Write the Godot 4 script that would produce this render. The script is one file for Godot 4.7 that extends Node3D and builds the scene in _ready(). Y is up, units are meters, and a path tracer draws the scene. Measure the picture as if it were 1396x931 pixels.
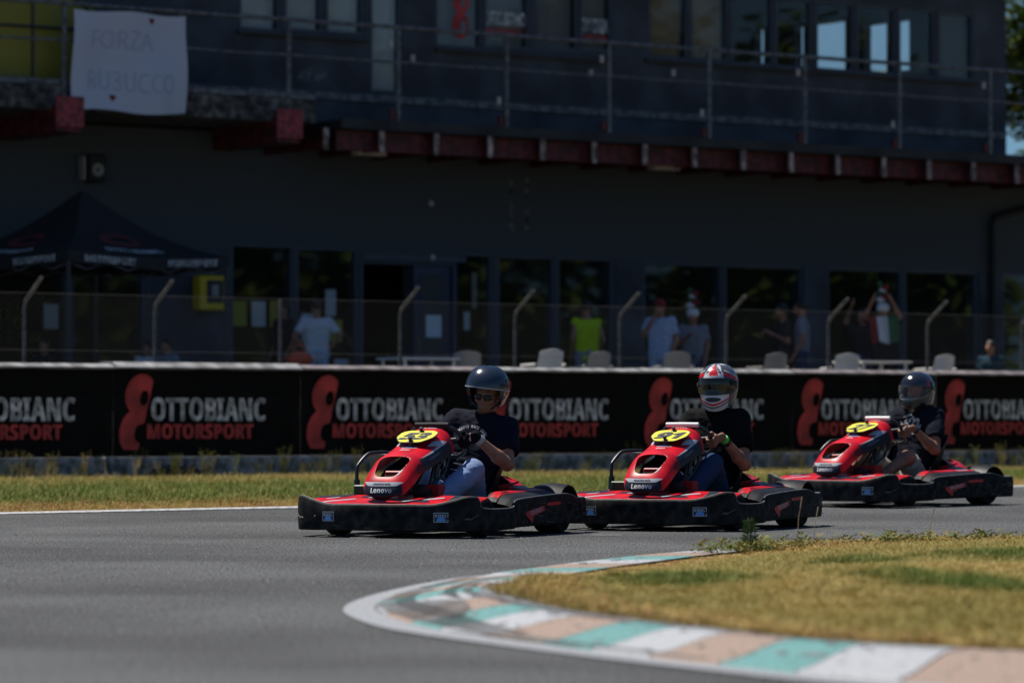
extends Node3D
# ---------------------------------------------------------------- mesh building
class MB:
	var v := PackedVector3Array()
	var n := PackedVector3Array()
	func tri(a: Vector3, b: Vector3, c: Vector3, na: Vector3, nb: Vector3, nc: Vector3) -> void:
		v.append(a); n.append(na)
		if (b - a).cross(c - a).dot(na + nb + nc) > 0.0:
			v.append(c); n.append(nc); v.append(b); n.append(nb)
		else:
			v.append(b); n.append(nb); v.append(c); n.append(nc)
	func ftri(a: Vector3, b: Vector3, c: Vector3) -> void:
		var m := -(b - a).cross(c - a).normalized()
		v.append(a); v.append(b); v.append(c); n.append(m); n.append(m); n.append(m)
	func quad(a: Vector3, b: Vector3, c: Vector3, d: Vector3) -> void:
		ftri(a, b, c); ftri(a, c, d)
	func box(at: Vector3, size: Vector3, bas := Basis.IDENTITY, bev := 0.0) -> void:
		var h := size * 0.5
		bev = minf(bev, minf(h.x, minf(h.y, h.z)) * 0.9)
		var p := func(sg: Vector3, ax: int) -> Vector3:
			var q := Vector3(sg.x * (h.x - bev), sg.y * (h.y - bev), sg.z * (h.z - bev))
			q[ax] = sg[ax] * h[ax]
			return at + bas * q
		var out := func(a: Vector3, b: Vector3, c: Vector3, d: Vector3, o: Vector3) -> void:
			if (b - a).cross(c - a).dot(o) > 0.0: quad(a, d, c, b)
			else: quad(a, b, c, d)
		for ax in 3:
			var b := (ax + 1) % 3
			var c := (ax + 2) % 3
			for s in [-1.0, 1.0]:
				var g := Vector3.ZERO
				g[ax] = s
				var q := []
				for k in [[-1, -1], [1, -1], [1, 1], [-1, 1]]:
					var w := g
					w[b] = k[0]; w[c] = k[1]
					q.append(p.call(w, ax))
				out.call(q[0], q[1], q[2], q[3], bas * g)
				if bev > 0.0:
					for s2 in [-1.0, 1.0]:
						var w1 := g
						w1[b] = s2; w1[c] = -1.0
						var w2 := w1
						w2[c] = 1.0
						var o := g
						o[b] = s2
						out.call(p.call(w1, ax), p.call(w1, b), p.call(w2, b), p.call(w2, ax), bas * o)
		if bev > 0.0:
			for sx in [-1.0, 1.0]:
				for sy in [-1.0, 1.0]:
					for sz in [-1.0, 1.0]:
						var g := Vector3(sx, sy, sz)
						var a: Vector3 = p.call(g, 0)
						var b2: Vector3 = p.call(g, 1)
						var c2: Vector3 = p.call(g, 2)
						if (b2 - a).cross(c2 - a).dot(bas * g) > 0.0: ftri(a, c2, b2)
						else: ftri(a, b2, c2)
	func tube(pts: Array, r, sides := 8, closed := false, caps := true) -> void:
		var m := pts.size()
		var side := Vector3.ZERO
		var rows := []
		for i in m:
			var d: Vector3
			if closed: d = (pts[(i + 1) % m] - pts[(i - 1 + m) % m]).normalized()
			else: d = (pts[mini(i + 1, m - 1)] - pts[maxi(i - 1, 0)]).normalized()
			if side == Vector3.ZERO: side = d.cross(Vector3.UP if absf(d.y) < 0.9 else Vector3.RIGHT).normalized()
			side = (side - d * side.dot(d)).normalized()
			var up := d.cross(side)
			var rr: float = r[i] if r is Array else r
			var row := []
			for k in sides:
				var a := TAU * k / sides
				var o := side * cos(a) + up * sin(a)
				row.append([pts[i] + o * rr, o])
			rows.append(row)
		for i in (m if closed else m - 1):
			var A: Array = rows[i]
			var B: Array = rows[(i + 1) % m]
			for k in sides:
				var l := (k + 1) % sides
				tri(A[k][0], A[l][0], B[l][0], A[k][1], A[l][1], B[l][1])
				tri(A[k][0], B[l][0], B[k][0], A[k][1], B[l][1], B[k][1])
		if caps and not closed:
			for e in [0, m - 1]:
				var d: Vector3 = (pts[0] - pts[1] if e == 0 else pts[m - 1] - pts[m - 2]).normalized()
				for k in range(1, sides - 1):
					tri(rows[e][0][0], rows[e][k][0], rows[e][k + 1][0], d, d, d)
	func grid(rows: Array, cu := false, cv := false) -> void:
		var a := rows.size()
		var b: int = rows[0].size()
		var nn := []
		for i in a:
			var r := PackedVector3Array()
			for j in b:
				var i0 := (i - 1 + a) % a if cu else maxi(i - 1, 0)
				var i1 := (i + 1) % a if cu else mini(i + 1, a - 1)
				var j0 := (j - 1 + b) % b if cv else maxi(j - 1, 0)
				var j1 := (j + 1) % b if cv else mini(j + 1, b - 1)
				r.append((rows[i1][j] - rows[i0][j]).cross(rows[i][j1] - rows[i][j0]).normalized())
			nn.append(r)
		for i in (a if cu else a - 1):
			var I := (i + 1) % a
			for j in (b if cv else b - 1):
				var J := (j + 1) % b
				tri(rows[i][j], rows[I][j], rows[I][J], nn[i][j], nn[I][j], nn[I][J])
				tri(rows[i][j], rows[I][J], rows[i][J], nn[i][j], nn[I][J], nn[i][J])
	func ball(at: Vector3, r: Vector3, bas := Basis.IDENTITY, k := 10) -> void:
		var rows := []
		for i in k + 1:
			var row := PackedVector3Array()
			var t := PI * clampf(float(i) / k, 0.002, 0.998)
			for j in 2 * k:
				var p := TAU * j / (2 * k)
				row.append(at + bas * (Vector3(sin(t) * cos(p), cos(t), sin(t) * sin(p)) * r))
			rows.append(row)
		grid(rows, false, true)
	func lathe(prof: Array, at: Vector3, axis: Vector3, sides := 20) -> void:   # prof: Vector2(radius, along)
		var s := axis.cross(Vector3.UP if absf(axis.y) < 0.9 else Vector3.RIGHT).normalized()
		var u := axis.cross(s).normalized()
		var rows := []
		for q in prof:
			var row := PackedVector3Array()
			for j in sides:
				var a := TAU * j / sides
				row.append(at + axis * q.y + (s * cos(a) + u * sin(a)) * maxf(q.x, 0.0005))
			rows.append(row)
		for i in rows.size() - 1:
			var m := MB.new()
			m.grid([rows[i], rows[i + 1]], false, true)
			v.append_array(m.v); n.append_array(m.n)
	func prism(poly: PackedVector2Array, d: float, xf: Transform3D) -> void:  # poly in xy, from z = 0 to d
		var ix := Geometry2D.triangulate_polygon(poly)
		var q := func(p: Vector2, z: float) -> Vector3: return xf * Vector3(p.x, p.y, z)
		var zn := xf.basis.z.normalized()
		for i in range(0, ix.size(), 3):
			for z in [0.0, d]:
				var m := zn if (z > 0.0) == (d > 0.0) else -zn
				tri(q.call(poly[ix[i]], z), q.call(poly[ix[i + 1]], z), q.call(poly[ix[i + 2]], z), m, m, m)
		var c := Vector2.ZERO
		for p in poly: c += p / poly.size()
		var cw := Geometry2D.is_polygon_clockwise(poly)
		for i in poly.size():
			var a := poly[i]
			var b := poly[(i + 1) % poly.size()]
			var e := (b - a).normalized()
			var o2 := Vector2(-e.y, e.x) if cw else Vector2(e.y, -e.x)
			var o := (xf.basis * Vector3(o2.x, o2.y, 0)).normalized()
			tri(q.call(a, 0.0), q.call(b, 0.0), q.call(b, d), o, o, o)
			tri(q.call(a, 0.0), q.call(b, d), q.call(a, d), o, o, o)
	func flat(tris: PackedVector2Array, xf: Transform3D) -> void:
		var z := xf.basis.z.normalized()
		for i in range(0, tris.size(), 3):
			tri(xf * Vector3(tris[i].x, tris[i].y, 0), xf * Vector3(tris[i + 1].x, tris[i + 1].y, 0), xf * Vector3(tris[i + 2].x, tris[i + 2].y, 0), z, z, z)
	func mapped(tris: PackedVector2Array, f: Callable) -> void:   # f(Vector2) -> [position, normal]
		for i in range(0, tris.size(), 3):
			var a = f.call(tris[i])
			var b = f.call(tris[i + 1])
			var c = f.call(tris[i + 2])
			tri(a[0], b[0], c[0], a[1], b[1], c[1])
	func mesh() -> ArrayMesh:
		var m := ArrayMesh.new()
		if v.is_empty(): return m
		var a := []
		a.resize(Mesh.ARRAY_MAX)
		a[Mesh.ARRAY_VERTEX] = v
		a[Mesh.ARRAY_NORMAL] = n
		m.add_surface_from_arrays(Mesh.PRIMITIVE_TRIANGLES, a)
		return m
	# a curved sheet surf(s, t), kept where keep(s, t) > 0, lifted by off; thick > 0 gives it an inner face and cut edges
	func patch(surf: Callable, s0: float, s1: float, ns: int, t0: float, t1: float, nt: int, ref: Callable, keep = null, off := 0.0, thick := 0.0) -> void:
		var P := []
		for i in ns + 1:
			var r := PackedVector3Array()
			for j in nt + 1:
				r.append(surf.call(lerpf(s0, s1, float(i) / ns), lerpf(t0, t1, float(j) / nt)))
			P.append(r)
		var N := []
		var F := []
		for i in ns + 1:
			var r := PackedVector3Array()
			var g := PackedFloat32Array()
			for j in nt + 1:
				var m: Vector3 = (P[mini(i + 1, ns)][j] - P[maxi(i - 1, 0)][j]).cross(P[i][mini(j + 1, nt)] - P[i][maxi(j - 1, 0)]).normalized()
				if m.dot(P[i][j] - ref.call(lerpf(s0, s1, float(i) / ns))) < 0.0: m = -m
				r.append(m)
				g.append(keep.call(lerpf(s0, s1, float(i) / ns), lerpf(t0, t1, float(j) / nt)) if keep != null else 1.0)
			N.append(r)
			F.append(g)
		for i in ns:
			for j in nt:
				for T in [[[i, j], [i + 1, j], [i + 1, j + 1]], [[i, j], [i + 1, j + 1], [i, j + 1]]]:
					var poly := []
					for k in 3:
						var A: Array = T[k]
						var B: Array = T[(k + 1) % 3]
						var fa: float = F[A[0]][A[1]]
						var fb: float = F[B[0]][B[1]]
						if fa > 0.0: poly.append([P[A[0]][A[1]], N[A[0]][A[1]], false])
						if (fa > 0.0) != (fb > 0.0):
							var w := fa / (fa - fb)
							poly.append([P[A[0]][A[1]].lerp(P[B[0]][B[1]], w), N[A[0]][A[1]].lerp(N[B[0]][B[1]], w).normalized(), true])
					for k in range(1, poly.size() - 1):
						tri(poly[0][0] + poly[0][1] * off, poly[k][0] + poly[k][1] * off, poly[k + 1][0] + poly[k + 1][1] * off, poly[0][1], poly[k][1], poly[k + 1][1])
						if thick > 0.0:
							var o := off - thick
							tri(poly[0][0] + poly[0][1] * o, poly[k][0] + poly[k][1] * o, poly[k + 1][0] + poly[k + 1][1] * o, -poly[0][1], -poly[k][1], -poly[k + 1][1])
					if thick > 0.0:
						for k in poly.size():
							var a = poly[k]
							var b = poly[(k + 1) % poly.size()]
							if a[2] and b[2]:
								quad(a[0] + a[1] * off, b[0] + b[1] * off, b[0] + b[1] * (off - thick), a[0] + a[1] * (off - thick))
		if thick > 0.0:
			for i in ns:
				for j in [0, nt]:
					if F[i][j] > 0.0 and F[i + 1][j] > 0.0:
						quad(P[i][j] + N[i][j] * off, P[i + 1][j] + N[i + 1][j] * off, P[i + 1][j] + N[i + 1][j] * (off - thick), P[i][j] + N[i][j] * (off - thick))
			for j in nt:
				for i in [0, ns]:
					if F[i][j] > 0.0 and F[i][j + 1] > 0.0:
						quad(P[i][j] + N[i][j] * off, P[i][j + 1] + N[i][j + 1] * off, P[i][j + 1] + N[i][j + 1] * (off - thick), P[i][j] + N[i][j] * (off - thick))

# ---------------------------------------------------------------- a distance field for bodies and cloth, meshed as surface nets
class Field:
	var o: Vector3
	var c: float
	var nx: int
	var ny: int
	var nz: int
	var d := PackedFloat32Array()
	func _init(lo: Vector3, hi: Vector3, cell: float) -> void:
		o = lo; c = cell
		nx = int((hi.x - lo.x) / cell) + 2; ny = int((hi.y - lo.y) / cell) + 2; nz = int((hi.z - lo.z) / cell) + 2
		d.resize(nx * ny * nz); d.fill(1.0)
	func _range(lo: Vector3, hi: Vector3) -> Array:
		return [maxi(0, int((lo.x - o.x) / c)), mini(nx - 1, int((hi.x - o.x) / c) + 1), maxi(0, int((lo.y - o.y) / c)), mini(ny - 1, int((hi.y - o.y) / c) + 1), maxi(0, int((lo.z - o.z) / c)), mini(nz - 1, int((hi.z - o.z) / c) + 1)]
	# tapered capsule, swept sideways by half-width W along w; flat = 1 cuts it straight at b, 2 at both ends
	func cap(a: Vector3, b: Vector3, ra: float, rb: float, k := 0.02, flat := 0, w := Vector3.ZERO, wa := 0.0, wb := 0.0) -> void:
		var m := maxf(ra, rb) + k + 2.5 * c
		var e := Vector3(absf(w.x), absf(w.y), absf(w.z)) * maxf(wa, wb) + Vector3.ONE * m
		var R := _range(Vector3(minf(a.x, b.x), minf(a.y, b.y), minf(a.z, b.z)) - e, Vector3(maxf(a.x, b.x), maxf(a.y, b.y), maxf(a.z, b.z)) + e)
		var ab := b - a
		var L := ab.length()
		var l2 := maxf(ab.length_squared(), 1e-9)
		var wide := wa > 0.0 or wb > 0.0
		for z in range(R[4], R[5] + 1):
			for y in range(R[2], R[3] + 1):
				var at: int = (z * ny + y) * nx
				var p := Vector3(o.x + R[0] * c, o.y + y * c, o.z + z * c) - a
				for x in range(R[0], R[1] + 1):
					var u := p.dot(ab) / l2
					var t := clampf(u, 0.0, 1.0)
					var q := p - ab * (u if flat == 2 or (flat == 1 and u > 0.0) else t)
					if wide:
						var W := lerpf(wa, wb, t)
						q -= w * clampf(q.dot(w), -W, W)
					var s := q.length() - lerpf(ra, rb, t)
					if flat > 0: s = maxf(s, (u - 1.0) * L)
					if flat == 2: s = maxf(s, -u * L)
					var g := d[at + x]
					var h := maxf(k - absf(s - g), 0.0) / k
					d[at + x] = minf(s, g) - h * h * k * 0.25
					p.x += c
	func ell(at: Vector3, r: Vector3, bas := Basis.IDENTITY, k := 0.02, cut := false) -> void:
		var m := maxf(r.x, maxf(r.y, r.z)) + k + 2.5 * c
		var R := _range(at - Vector3.ONE * m, at + Vector3.ONE * m)
		var inv := bas.transposed()
		var rm := minf(r.x, minf(r.y, r.z))
		for z in range(R[4], R[5] + 1):
			for y in range(R[2], R[3] + 1):
				for x in range(R[0], R[1] + 1):
					var p := inv * (Vector3(o.x + x * c, o.y + y * c, o.z + z * c) - at)
					var k0 := (p / r).length()
					var k1 := (p / (r * r)).length()
					var s := k0 * (k0 - 1.0) / k1 if k1 > 1e-6 else -rm
					var i: int = (z * ny + y) * nx + x
					var g := d[i]
					if cut:
						s = -s
						var h2 := maxf(k - absf(s - g), 0.0) / k
						d[i] = maxf(s, g) + h2 * h2 * k * 0.25
					else:
						var h := maxf(k - absf(s - g), 0.0) / k
						d[i] = minf(s, g) - h * h * k * 0.25
	func at(p: Vector3) -> float:
		var q := (p - o) / c
		var x := clampi(int(q.x), 0, nx - 2)
		var y := clampi(int(q.y), 0, ny - 2)
		var z := clampi(int(q.z), 0, nz - 2)
		var f := q - Vector3(x, y, z)
		var i := (z * ny + y) * nx + x
		var j := i + nx
		var k := i + nx * ny
		var l := k + nx
		return lerpf(lerpf(lerpf(d[i], d[i + 1], f.x), lerpf(d[j], d[j + 1], f.x), f.y), lerpf(lerpf(d[k], d[k + 1], f.x), lerpf(d[l], d[l + 1], f.x), f.y), f.z)
	func grad(p: Vector3) -> Vector3:
		var e := c * 0.7
		return Vector3(at(p + Vector3(e, 0, 0)) - at(p - Vector3(e, 0, 0)), at(p + Vector3(0, e, 0)) - at(p - Vector3(0, e, 0)), at(p + Vector3(0, 0, e)) - at(p - Vector3(0, 0, e))).normalized()
	func into(mb: MB, noise: FastNoiseLite = null, amp := 0.0) -> void:
		var ids := PackedInt32Array()
		ids.resize(nx * ny * nz); ids.fill(-1)
		var pv := PackedVector3Array()
		var cells := PackedInt32Array()
		var off := [0, 1, nx, nx + 1, nx * ny, nx * ny + 1, nx * ny + nx, nx * ny + nx + 1]
		var E := [[0, 1], [2, 3], [4, 5], [6, 7], [0, 2], [1, 3], [4, 6], [5, 7], [0, 4], [1, 5], [2, 6], [3, 7]]
		for z in nz - 1:
			for y in ny - 1:
				var base := (z * ny + y) * nx
				for x in nx - 1:
					var i := base + x
					var d0 := d[i]
					if d0 > 3.0 * c or d0 < -3.0 * c: continue
					var s := 0
					for k in 8:
						if d[i + off[k]] < 0.0: s += 1
					if s == 0 or s == 8: continue
					var sum := Vector3.ZERO
					var cnt := 0
					for e in E:
						var a := d[i + off[e[0]]]
						var b := d[i + off[e[1]]]
						if (a < 0.0) != (b < 0.0):
							var t := a / (a - b)
							var A := Vector3(e[0] & 1, (e[0] >> 1) & 1, e[0] >> 2)
							var B := Vector3(e[1] & 1, (e[1] >> 1) & 1, e[1] >> 2)
							sum += A.lerp(B, t); cnt += 1
					ids[i] = pv.size()
					pv.append(o + (Vector3(x, y, z) + sum / cnt) * c)
					cells.append(i)
		var nv := PackedVector3Array()
		for q in pv.size():
			nv.append(grad(pv[q]))
		if noise:
			for q in pv.size():
				var p := pv[q] * Vector3(80.0, 165.0, 90.0)
				var e := 1.0
				var f0 := noise.get_noise_3dv(p)
				var g := Vector3((noise.get_noise_3dv(p + Vector3(e, 0, 0)) - f0) * 0.8, (noise.get_noise_3dv(p + Vector3(0, e, 0)) - f0) * 1.65, (noise.get_noise_3dv(p + Vector3(0, 0, e)) - f0) * 0.9) * amp / (e * 0.01)
				var m := nv[q]
				pv[q] += m * f0 * amp
				nv[q] = (m - (g - m * g.dot(m))).normalized()
		for q in cells.size():
			var i := cells[q]
			var a := d[i] < 0.0
			if a != (d[i + 1] < 0.0): _face(mb, pv, nv, ids[i], ids[i - nx], ids[i - nx - nx * ny], ids[i - nx * ny])
			if a != (d[i + nx] < 0.0): _face(mb, pv, nv, ids[i], ids[i - 1], ids[i - 1 - nx * ny], ids[i - nx * ny])
			if a != (d[i + nx * ny] < 0.0): _face(mb, pv, nv, ids[i], ids[i - 1], ids[i - 1 - nx], ids[i - nx])
	func _face(mb: MB, pv: PackedVector3Array, nv: PackedVector3Array, a: int, b: int, e: int, f: int) -> void:
		if a < 0 or b < 0 or e < 0 or f < 0: return
		mb.tri(pv[a], pv[b], pv[e], nv[a], nv[b], nv[e])
		mb.tri(pv[a], pv[e], pv[f], nv[a], nv[e], nv[f])

# ---------------------------------------------------------------- nodes, names, labels
var M := {}
var used := {}
var rng := RandomNumberGenerator.new()
var folds := FastNoiseLite.new()

func numbered(called: String) -> String:
	used[called] = used.get(called, 0) + 1
	return called if used[called] == 1 else "%s_%03d" % [called, used[called] - 1]
func tag(o: Node, label: String, category: String, group := "") -> void:
	o.set_meta("label", label)
	o.set_meta("category", category)
	if group: o.set_meta("group", group)
func thing(called: String, label: String, category: String, at := Vector3.ZERO, turn := 0.0, group := "") -> Node3D:
	var o := Node3D.new()
	o.name = numbered(called)
	add_child(o)
	o.position = at
	o.rotation.y = turn
	tag(o, label, category, group)
	return o
func part(called: String, m, mat: Material, parent: Node) -> MeshInstance3D:
	var o := MeshInstance3D.new()
	o.name = called
	o.mesh = m.mesh() if m is MB else m
	o.material_override = mat
	parent.add_child(o, true)
	return o
func struct(called: String, m, mat: Material, parent: Node = self) -> MeshInstance3D:
	var o := part(called, m, mat, parent)
	if parent == self: o.set_meta("kind", "structure")
	return o
func group(called: String, parent: Node) -> Node3D:
	var o := Node3D.new()
	o.name = called
	parent.add_child(o, true)
	return o
func bx(called: String, at: Vector3, size: Vector3, mat: Material, parent: Node, bev := 0.006, bas := Basis.IDENTITY) -> MeshInstance3D:
	var m := MB.new()
	m.box(at, size, bas, bev)
	return part(called, m, mat, parent)
func copy(o: Node3D, label: String, at: Vector3, turn := 0.0) -> Node3D:
	var r: Node3D = o.duplicate()
	r.name = numbered(str(o.name))
	add_child(r)
	r.position = at
	r.rotation.y = turn
	r.set_meta("label", label)
	return r

# ---------------------------------------------------------------- materials: base colours are linear
var tex := {}
func lin(r: float, g: float, b: float) -> Color: return Color(r, g, b).linear_to_srgb()
func noise_tex(key: String, freq: float, lo: float, hi: float, oct := 4, size := 256, kind := FastNoiseLite.TYPE_SIMPLEX_SMOOTH) -> NoiseTexture2D:
	if tex.has(key): return tex[key]
	var f := FastNoiseLite.new()
	f.noise_type = kind
	f.frequency = freq
	f.fractal_octaves = oct
	f.seed = key.hash() % 1000
	var t := NoiseTexture2D.new()
	t.width = size; t.height = size; t.seamless = true; t.noise = f
	var g := Gradient.new()
	g.set_color(0, Color(lo, lo, lo)); g.set_color(1, Color(hi, hi, hi))
	g.set_offset(0, 0.2); g.set_offset(1, 0.8)
	t.color_ramp = g
	tex[key] = t
	return t
func mat(key: String, r: float, g: float, b: float, rough := 0.6, tx := "", scale := 1.0, metal := 0.0) -> StandardMaterial3D:
	var m := StandardMaterial3D.new()
	m.resource_name = key
	m.albedo_color = lin(r, g, b)
	m.roughness = rough
	m.metallic = metal
	if tx:
		m.albedo_texture = tex[tx]
		m.uv1_triplanar = true
		m.uv1_scale = Vector3.ONE * scale
	M[key] = m
	return m
func make_materials() -> void:
	noise_tex("grain", 0.12, 0.62, 1.0, 3)
	noise_tex("cloudy", 0.012, 0.72, 1.0, 5)
	noise_tex("dirt", 0.02, 0.35, 1.0, 6)
	noise_tex("scuff", 0.03, 0.55, 1.0, 5)
	noise_tex("speck", 0.14, 0.25, 1.0, 3, 512)
	noise_tex("wear", 0.05, 0.66, 1.0, 6, 512)
	noise_tex("cloth", 0.2, 0.8, 1.0, 3)
	var a := mat("asphalt", 0.245, 0.252, 0.252, 0.93, "speck", 0.8)
	a.uv1_world_triplanar = true
	mat("grit", 1, 1, 1, 0.9).vertex_color_use_as_albedo = true
	a.metallic_specular = 0.3
	a.detail_enabled = true
	a.detail_blend_mode = BaseMaterial3D.BLEND_MODE_MUL
	a.detail_albedo = noise_tex("patches", 0.01, 0.8, 1.0, 5, 256)
	a.detail_uv_layer = BaseMaterial3D.DETAIL_UV_2
	a.uv2_triplanar = true; a.uv2_world_triplanar = true; a.uv2_scale = Vector3.ONE * 0.13
	a.heightmap_enabled = true; a.heightmap_texture = noise_tex("stones", 0.3, 0.0, 1.0, 2, 512); a.heightmap_scale = 0.5
	mat("earth", 0.26, 0.19, 0.08, 0.95, "scuff", 0.9).uv1_world_triplanar = true
	mat("white_line", 0.47, 0.48, 0.48, 0.8, "wear", 0.6)
	mat("band_paint", 0.34, 0.36, 0.38, 0.8, "wear", 2.0)
	for q in [["rubber_mark", 0.03, 0.5], ["dust_mark", 0.2, 0.55]]:
		var rm := mat(q[0], q[1], q[1], q[1], 0.9, "dirt", 0.8)
		rm.transparency = BaseMaterial3D.TRANSPARENCY_ALPHA; rm.albedo_color.a = q[2]
	mat("teal", 0.12, 0.33, 0.315, 0.75, "wear", 2.1)
	mat("kerb_white", 0.45, 0.47, 0.49, 0.75, "wear", 2.3)
	mat("salmon", 0.36, 0.26, 0.2, 0.8, "wear", 1.9)
	mat("faded", 0.27, 0.28, 0.29, 0.85, "dirt", 0.9)
	mat("concrete", 0.4, 0.39, 0.37, 0.9, "scuff", 0.7)
	mat("terrace", 0.26, 0.25, 0.23, 0.9, "cloudy", 0.4)
	mat("black_vinyl", 0.009, 0.009, 0.009, 0.7, "cloudy", 0.6).metallic_specular = 0.2
	mat("print_white", 0.66, 0.68, 0.69, 0.6, "scuff", 0.8)
	mat("print_red", 0.56, 0.045, 0.045, 0.6, "cloudy", 0.8)
	mat("cap_white", 0.32, 0.32, 0.32, 0.7, "scuff", 0.4)
	mat("cap_pink", 0.23, 0.2, 0.205, 0.7, "scuff", 0.4)
	# karts
	var red := mat("red_plastic", 0.68, 0.008, 0.02, 0.36, "cloudy", 2.0)
	red.clearcoat_enabled = true; red.clearcoat = 0.06; red.clearcoat_roughness = 0.3; red.metallic_specular = 0.3
	mat("red_matt", 0.4, 0.01, 0.012, 0.5)
	mat("black_plastic", 0.018, 0.018, 0.019, 0.42, "scuff", 1.5)
	mat("bumper_black", 0.034, 0.034, 0.033, 0.65, "dirt", 1.6).metallic_specular = 0.25
	mat("wear_and_highlight", 0.16, 0.16, 0.16, 0.6, "scuff", 3.0)  # pale grey for scratches, and for the bumper rim's painted highlight
	mat("gloss_black", 0.016, 0.016, 0.018, 0.48, "scuff", 2.0).metallic_specular = 0.3
	mat("navy_panel", 0.014, 0.017, 0.028, 0.45).metallic_specular = 0.3
	mat("tyre", 0.014, 0.014, 0.014, 0.8, "grain", 3.0)
	mat("steel_tube", 0.02, 0.02, 0.022, 0.35)
	mat("bare_steel", 0.4, 0.39, 0.37, 0.35, "scuff", 3.0, 0.9)
	mat("alloy", 0.5, 0.5, 0.5, 0.4, "scuff", 3.0, 0.8)
	mat("plate_yellow", 0.62, 0.58, 0.015, 0.45)
	mat("ink", 0.012, 0.014, 0.022, 0.45)
	mat("sticker_white", 0.62, 0.62, 0.64, 0.5)
	mat("sticker_silver", 0.36, 0.38, 0.42, 0.45)
	mat("sticker_blue", 0.1, 0.27, 0.62, 0.45)
	mat("sticker_red", 0.5, 0.02, 0.02, 0.5)
	mat("green_box", 0.008, 0.05, 0.014, 0.5)
	mat("seat_black", 0.012, 0.013, 0.016, 0.55, "cloudy", 2.0).metallic_specular = 0.25
	mat("rim_pale", 0.7, 0.68, 0.64, 0.5)
	# people
	var skin := mat("skin", 0.38, 0.17, 0.1, 0.6, "cloudy", 3.0)
	skin.subsurf_scatter_enabled = true; skin.subsurf_scatter_strength = 0.08
	mat("skin_tan", 0.33, 0.14, 0.075, 0.5, "cloudy", 3.0)
	for c in [["navy_cloth", 0.009, 0.011, 0.021], ["black_cloth", 0.006, 0.006, 0.007], ["denim", 0.24, 0.32, 0.52], ["dark_denim", 0.03, 0.055, 0.12], ["sand_cloth", 0.4, 0.37, 0.32], ["white_cloth", 0.62, 0.64, 0.68], ["pale_blue_cloth", 0.4, 0.48, 0.66], ["grey_cloth", 0.22, 0.24, 0.28], ["lime_cloth", 0.42, 0.58, 0.01], ["dark_cloth", 0.025, 0.025, 0.03], ["sheet_cloth", 0.6, 0.64, 0.74], ["red_cloth", 0.22, 0.035, 0.035], ["green_cloth", 0.04, 0.13, 0.06], ["glove_cloth", 0.01, 0.01, 0.011], ["teal_cloth", 0.02, 0.055, 0.08]]:
		var m := mat(c[0], c[1], c[2], c[3], 0.9, "cloth", 6.0)
		m.metallic_specular = 0.22; m.rim_enabled = true; m.rim = 0.03; m.rim_tint = 0.5
	mat("hair", 0.02, 0.014, 0.01, 0.6, "grain", 8.0)
	mat("eye_white", 0.6, 0.58, 0.55, 0.3)
	mat("lip", 0.3, 0.11, 0.09, 0.5)
	var hb := mat("helmet_black", 0.012, 0.013, 0.017, 0.16)
	hb.clearcoat_enabled = true; hb.clearcoat = 0.8; hb.clearcoat_roughness = 0.05
	var hw := mat("helmet_white", 0.55, 0.56, 0.6, 0.2)
	hw.clearcoat_enabled = true; hw.clearcoat = 0.6; hw.clearcoat_roughness = 0.06
	mat("helmet_red", 0.5, 0.012, 0.018, 0.2)
	mat("helmet_grey", 0.06, 0.065, 0.08, 0.2)
	var vs := mat("visor_blue", 0.018, 0.028, 0.044, 0.2, "", 1.0, 0.2)
	vs.clearcoat_enabled = true; vs.clearcoat = 0.45; vs.clearcoat_roughness = 0.12
	mat("visor_dark", 0.012, 0.012, 0.012, 0.06)
	var cl := mat("visor_clear", 0.8, 0.85, 0.9, 0.05)
	cl.transparency = BaseMaterial3D.TRANSPARENCY_ALPHA; cl.albedo_color.a = 0.03; cl.metallic_specular = 0.1
	mat("lens_black", 0.006, 0.006, 0.007, 0.1)
	mat("band_green", 0.05, 0.6, 0.06, 0.5)
	mat("strap_grey", 0.35, 0.36, 0.38, 0.5)
	mat("pink_print", 0.55, 0.33, 0.33, 0.6)
	# building
	mat("wall_blue", 0.055, 0.066, 0.084, 0.75, "cloudy", 0.3)
	mat("wall_grey", 0.068, 0.08, 0.088, 0.85, "cloth", 0.5)
	mat("frame_blue", 0.05, 0.062, 0.085, 0.5)
	mat("door_blue", 0.026, 0.042, 0.09, 0.4)
	mat("red_beam", 0.13, 0.016, 0.018, 0.6, "scuff", 0.6)
	mat("rib_paint", 0.55, 0.42, 0.36, 0.6, "dirt", 0.8)
	mat("dark_steel", 0.035, 0.037, 0.04, 0.55)
	mat("slab", 0.16, 0.155, 0.14, 0.95, "dirt", 0.8)
	mat("fascia", 0.03, 0.034, 0.034, 0.8, "cloudy", 0.5)
	mat("rail", 0.17, 0.18, 0.19, 0.5, "scuff", 0.8)
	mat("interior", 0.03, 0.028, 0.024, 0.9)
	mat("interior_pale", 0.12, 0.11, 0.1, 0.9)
	mat("faded_red", 0.1, 0.015, 0.017, 0.8)
	mat("blind_grey", 0.3, 0.32, 0.32, 0.9, "cloth", 1.0)
	mat("curtain_pale", 0.78, 0.86, 0.86, 0.9, "cloth", 1.0)
	mat("curtain_tan", 0.42, 0.33, 0.2, 0.9, "cloth", 1.0)
	var gl := mat("glass", 0.02, 0.025, 0.025, 0.03)
	gl.transparency = BaseMaterial3D.TRANSPARENCY_ALPHA; gl.albedo_color.a = 0.12; gl.metallic_specular = 0.4
	mat("paper", 0.6, 0.66, 0.7, 0.8)
	mat("paper_yellow", 0.45, 0.42, 0.05, 0.8)
	mat("yellow_box", 0.55, 0.4, 0.01, 0.4)
	mat("yellow_tarp", 0.24, 0.21, 0.02, 0.6)
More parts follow.
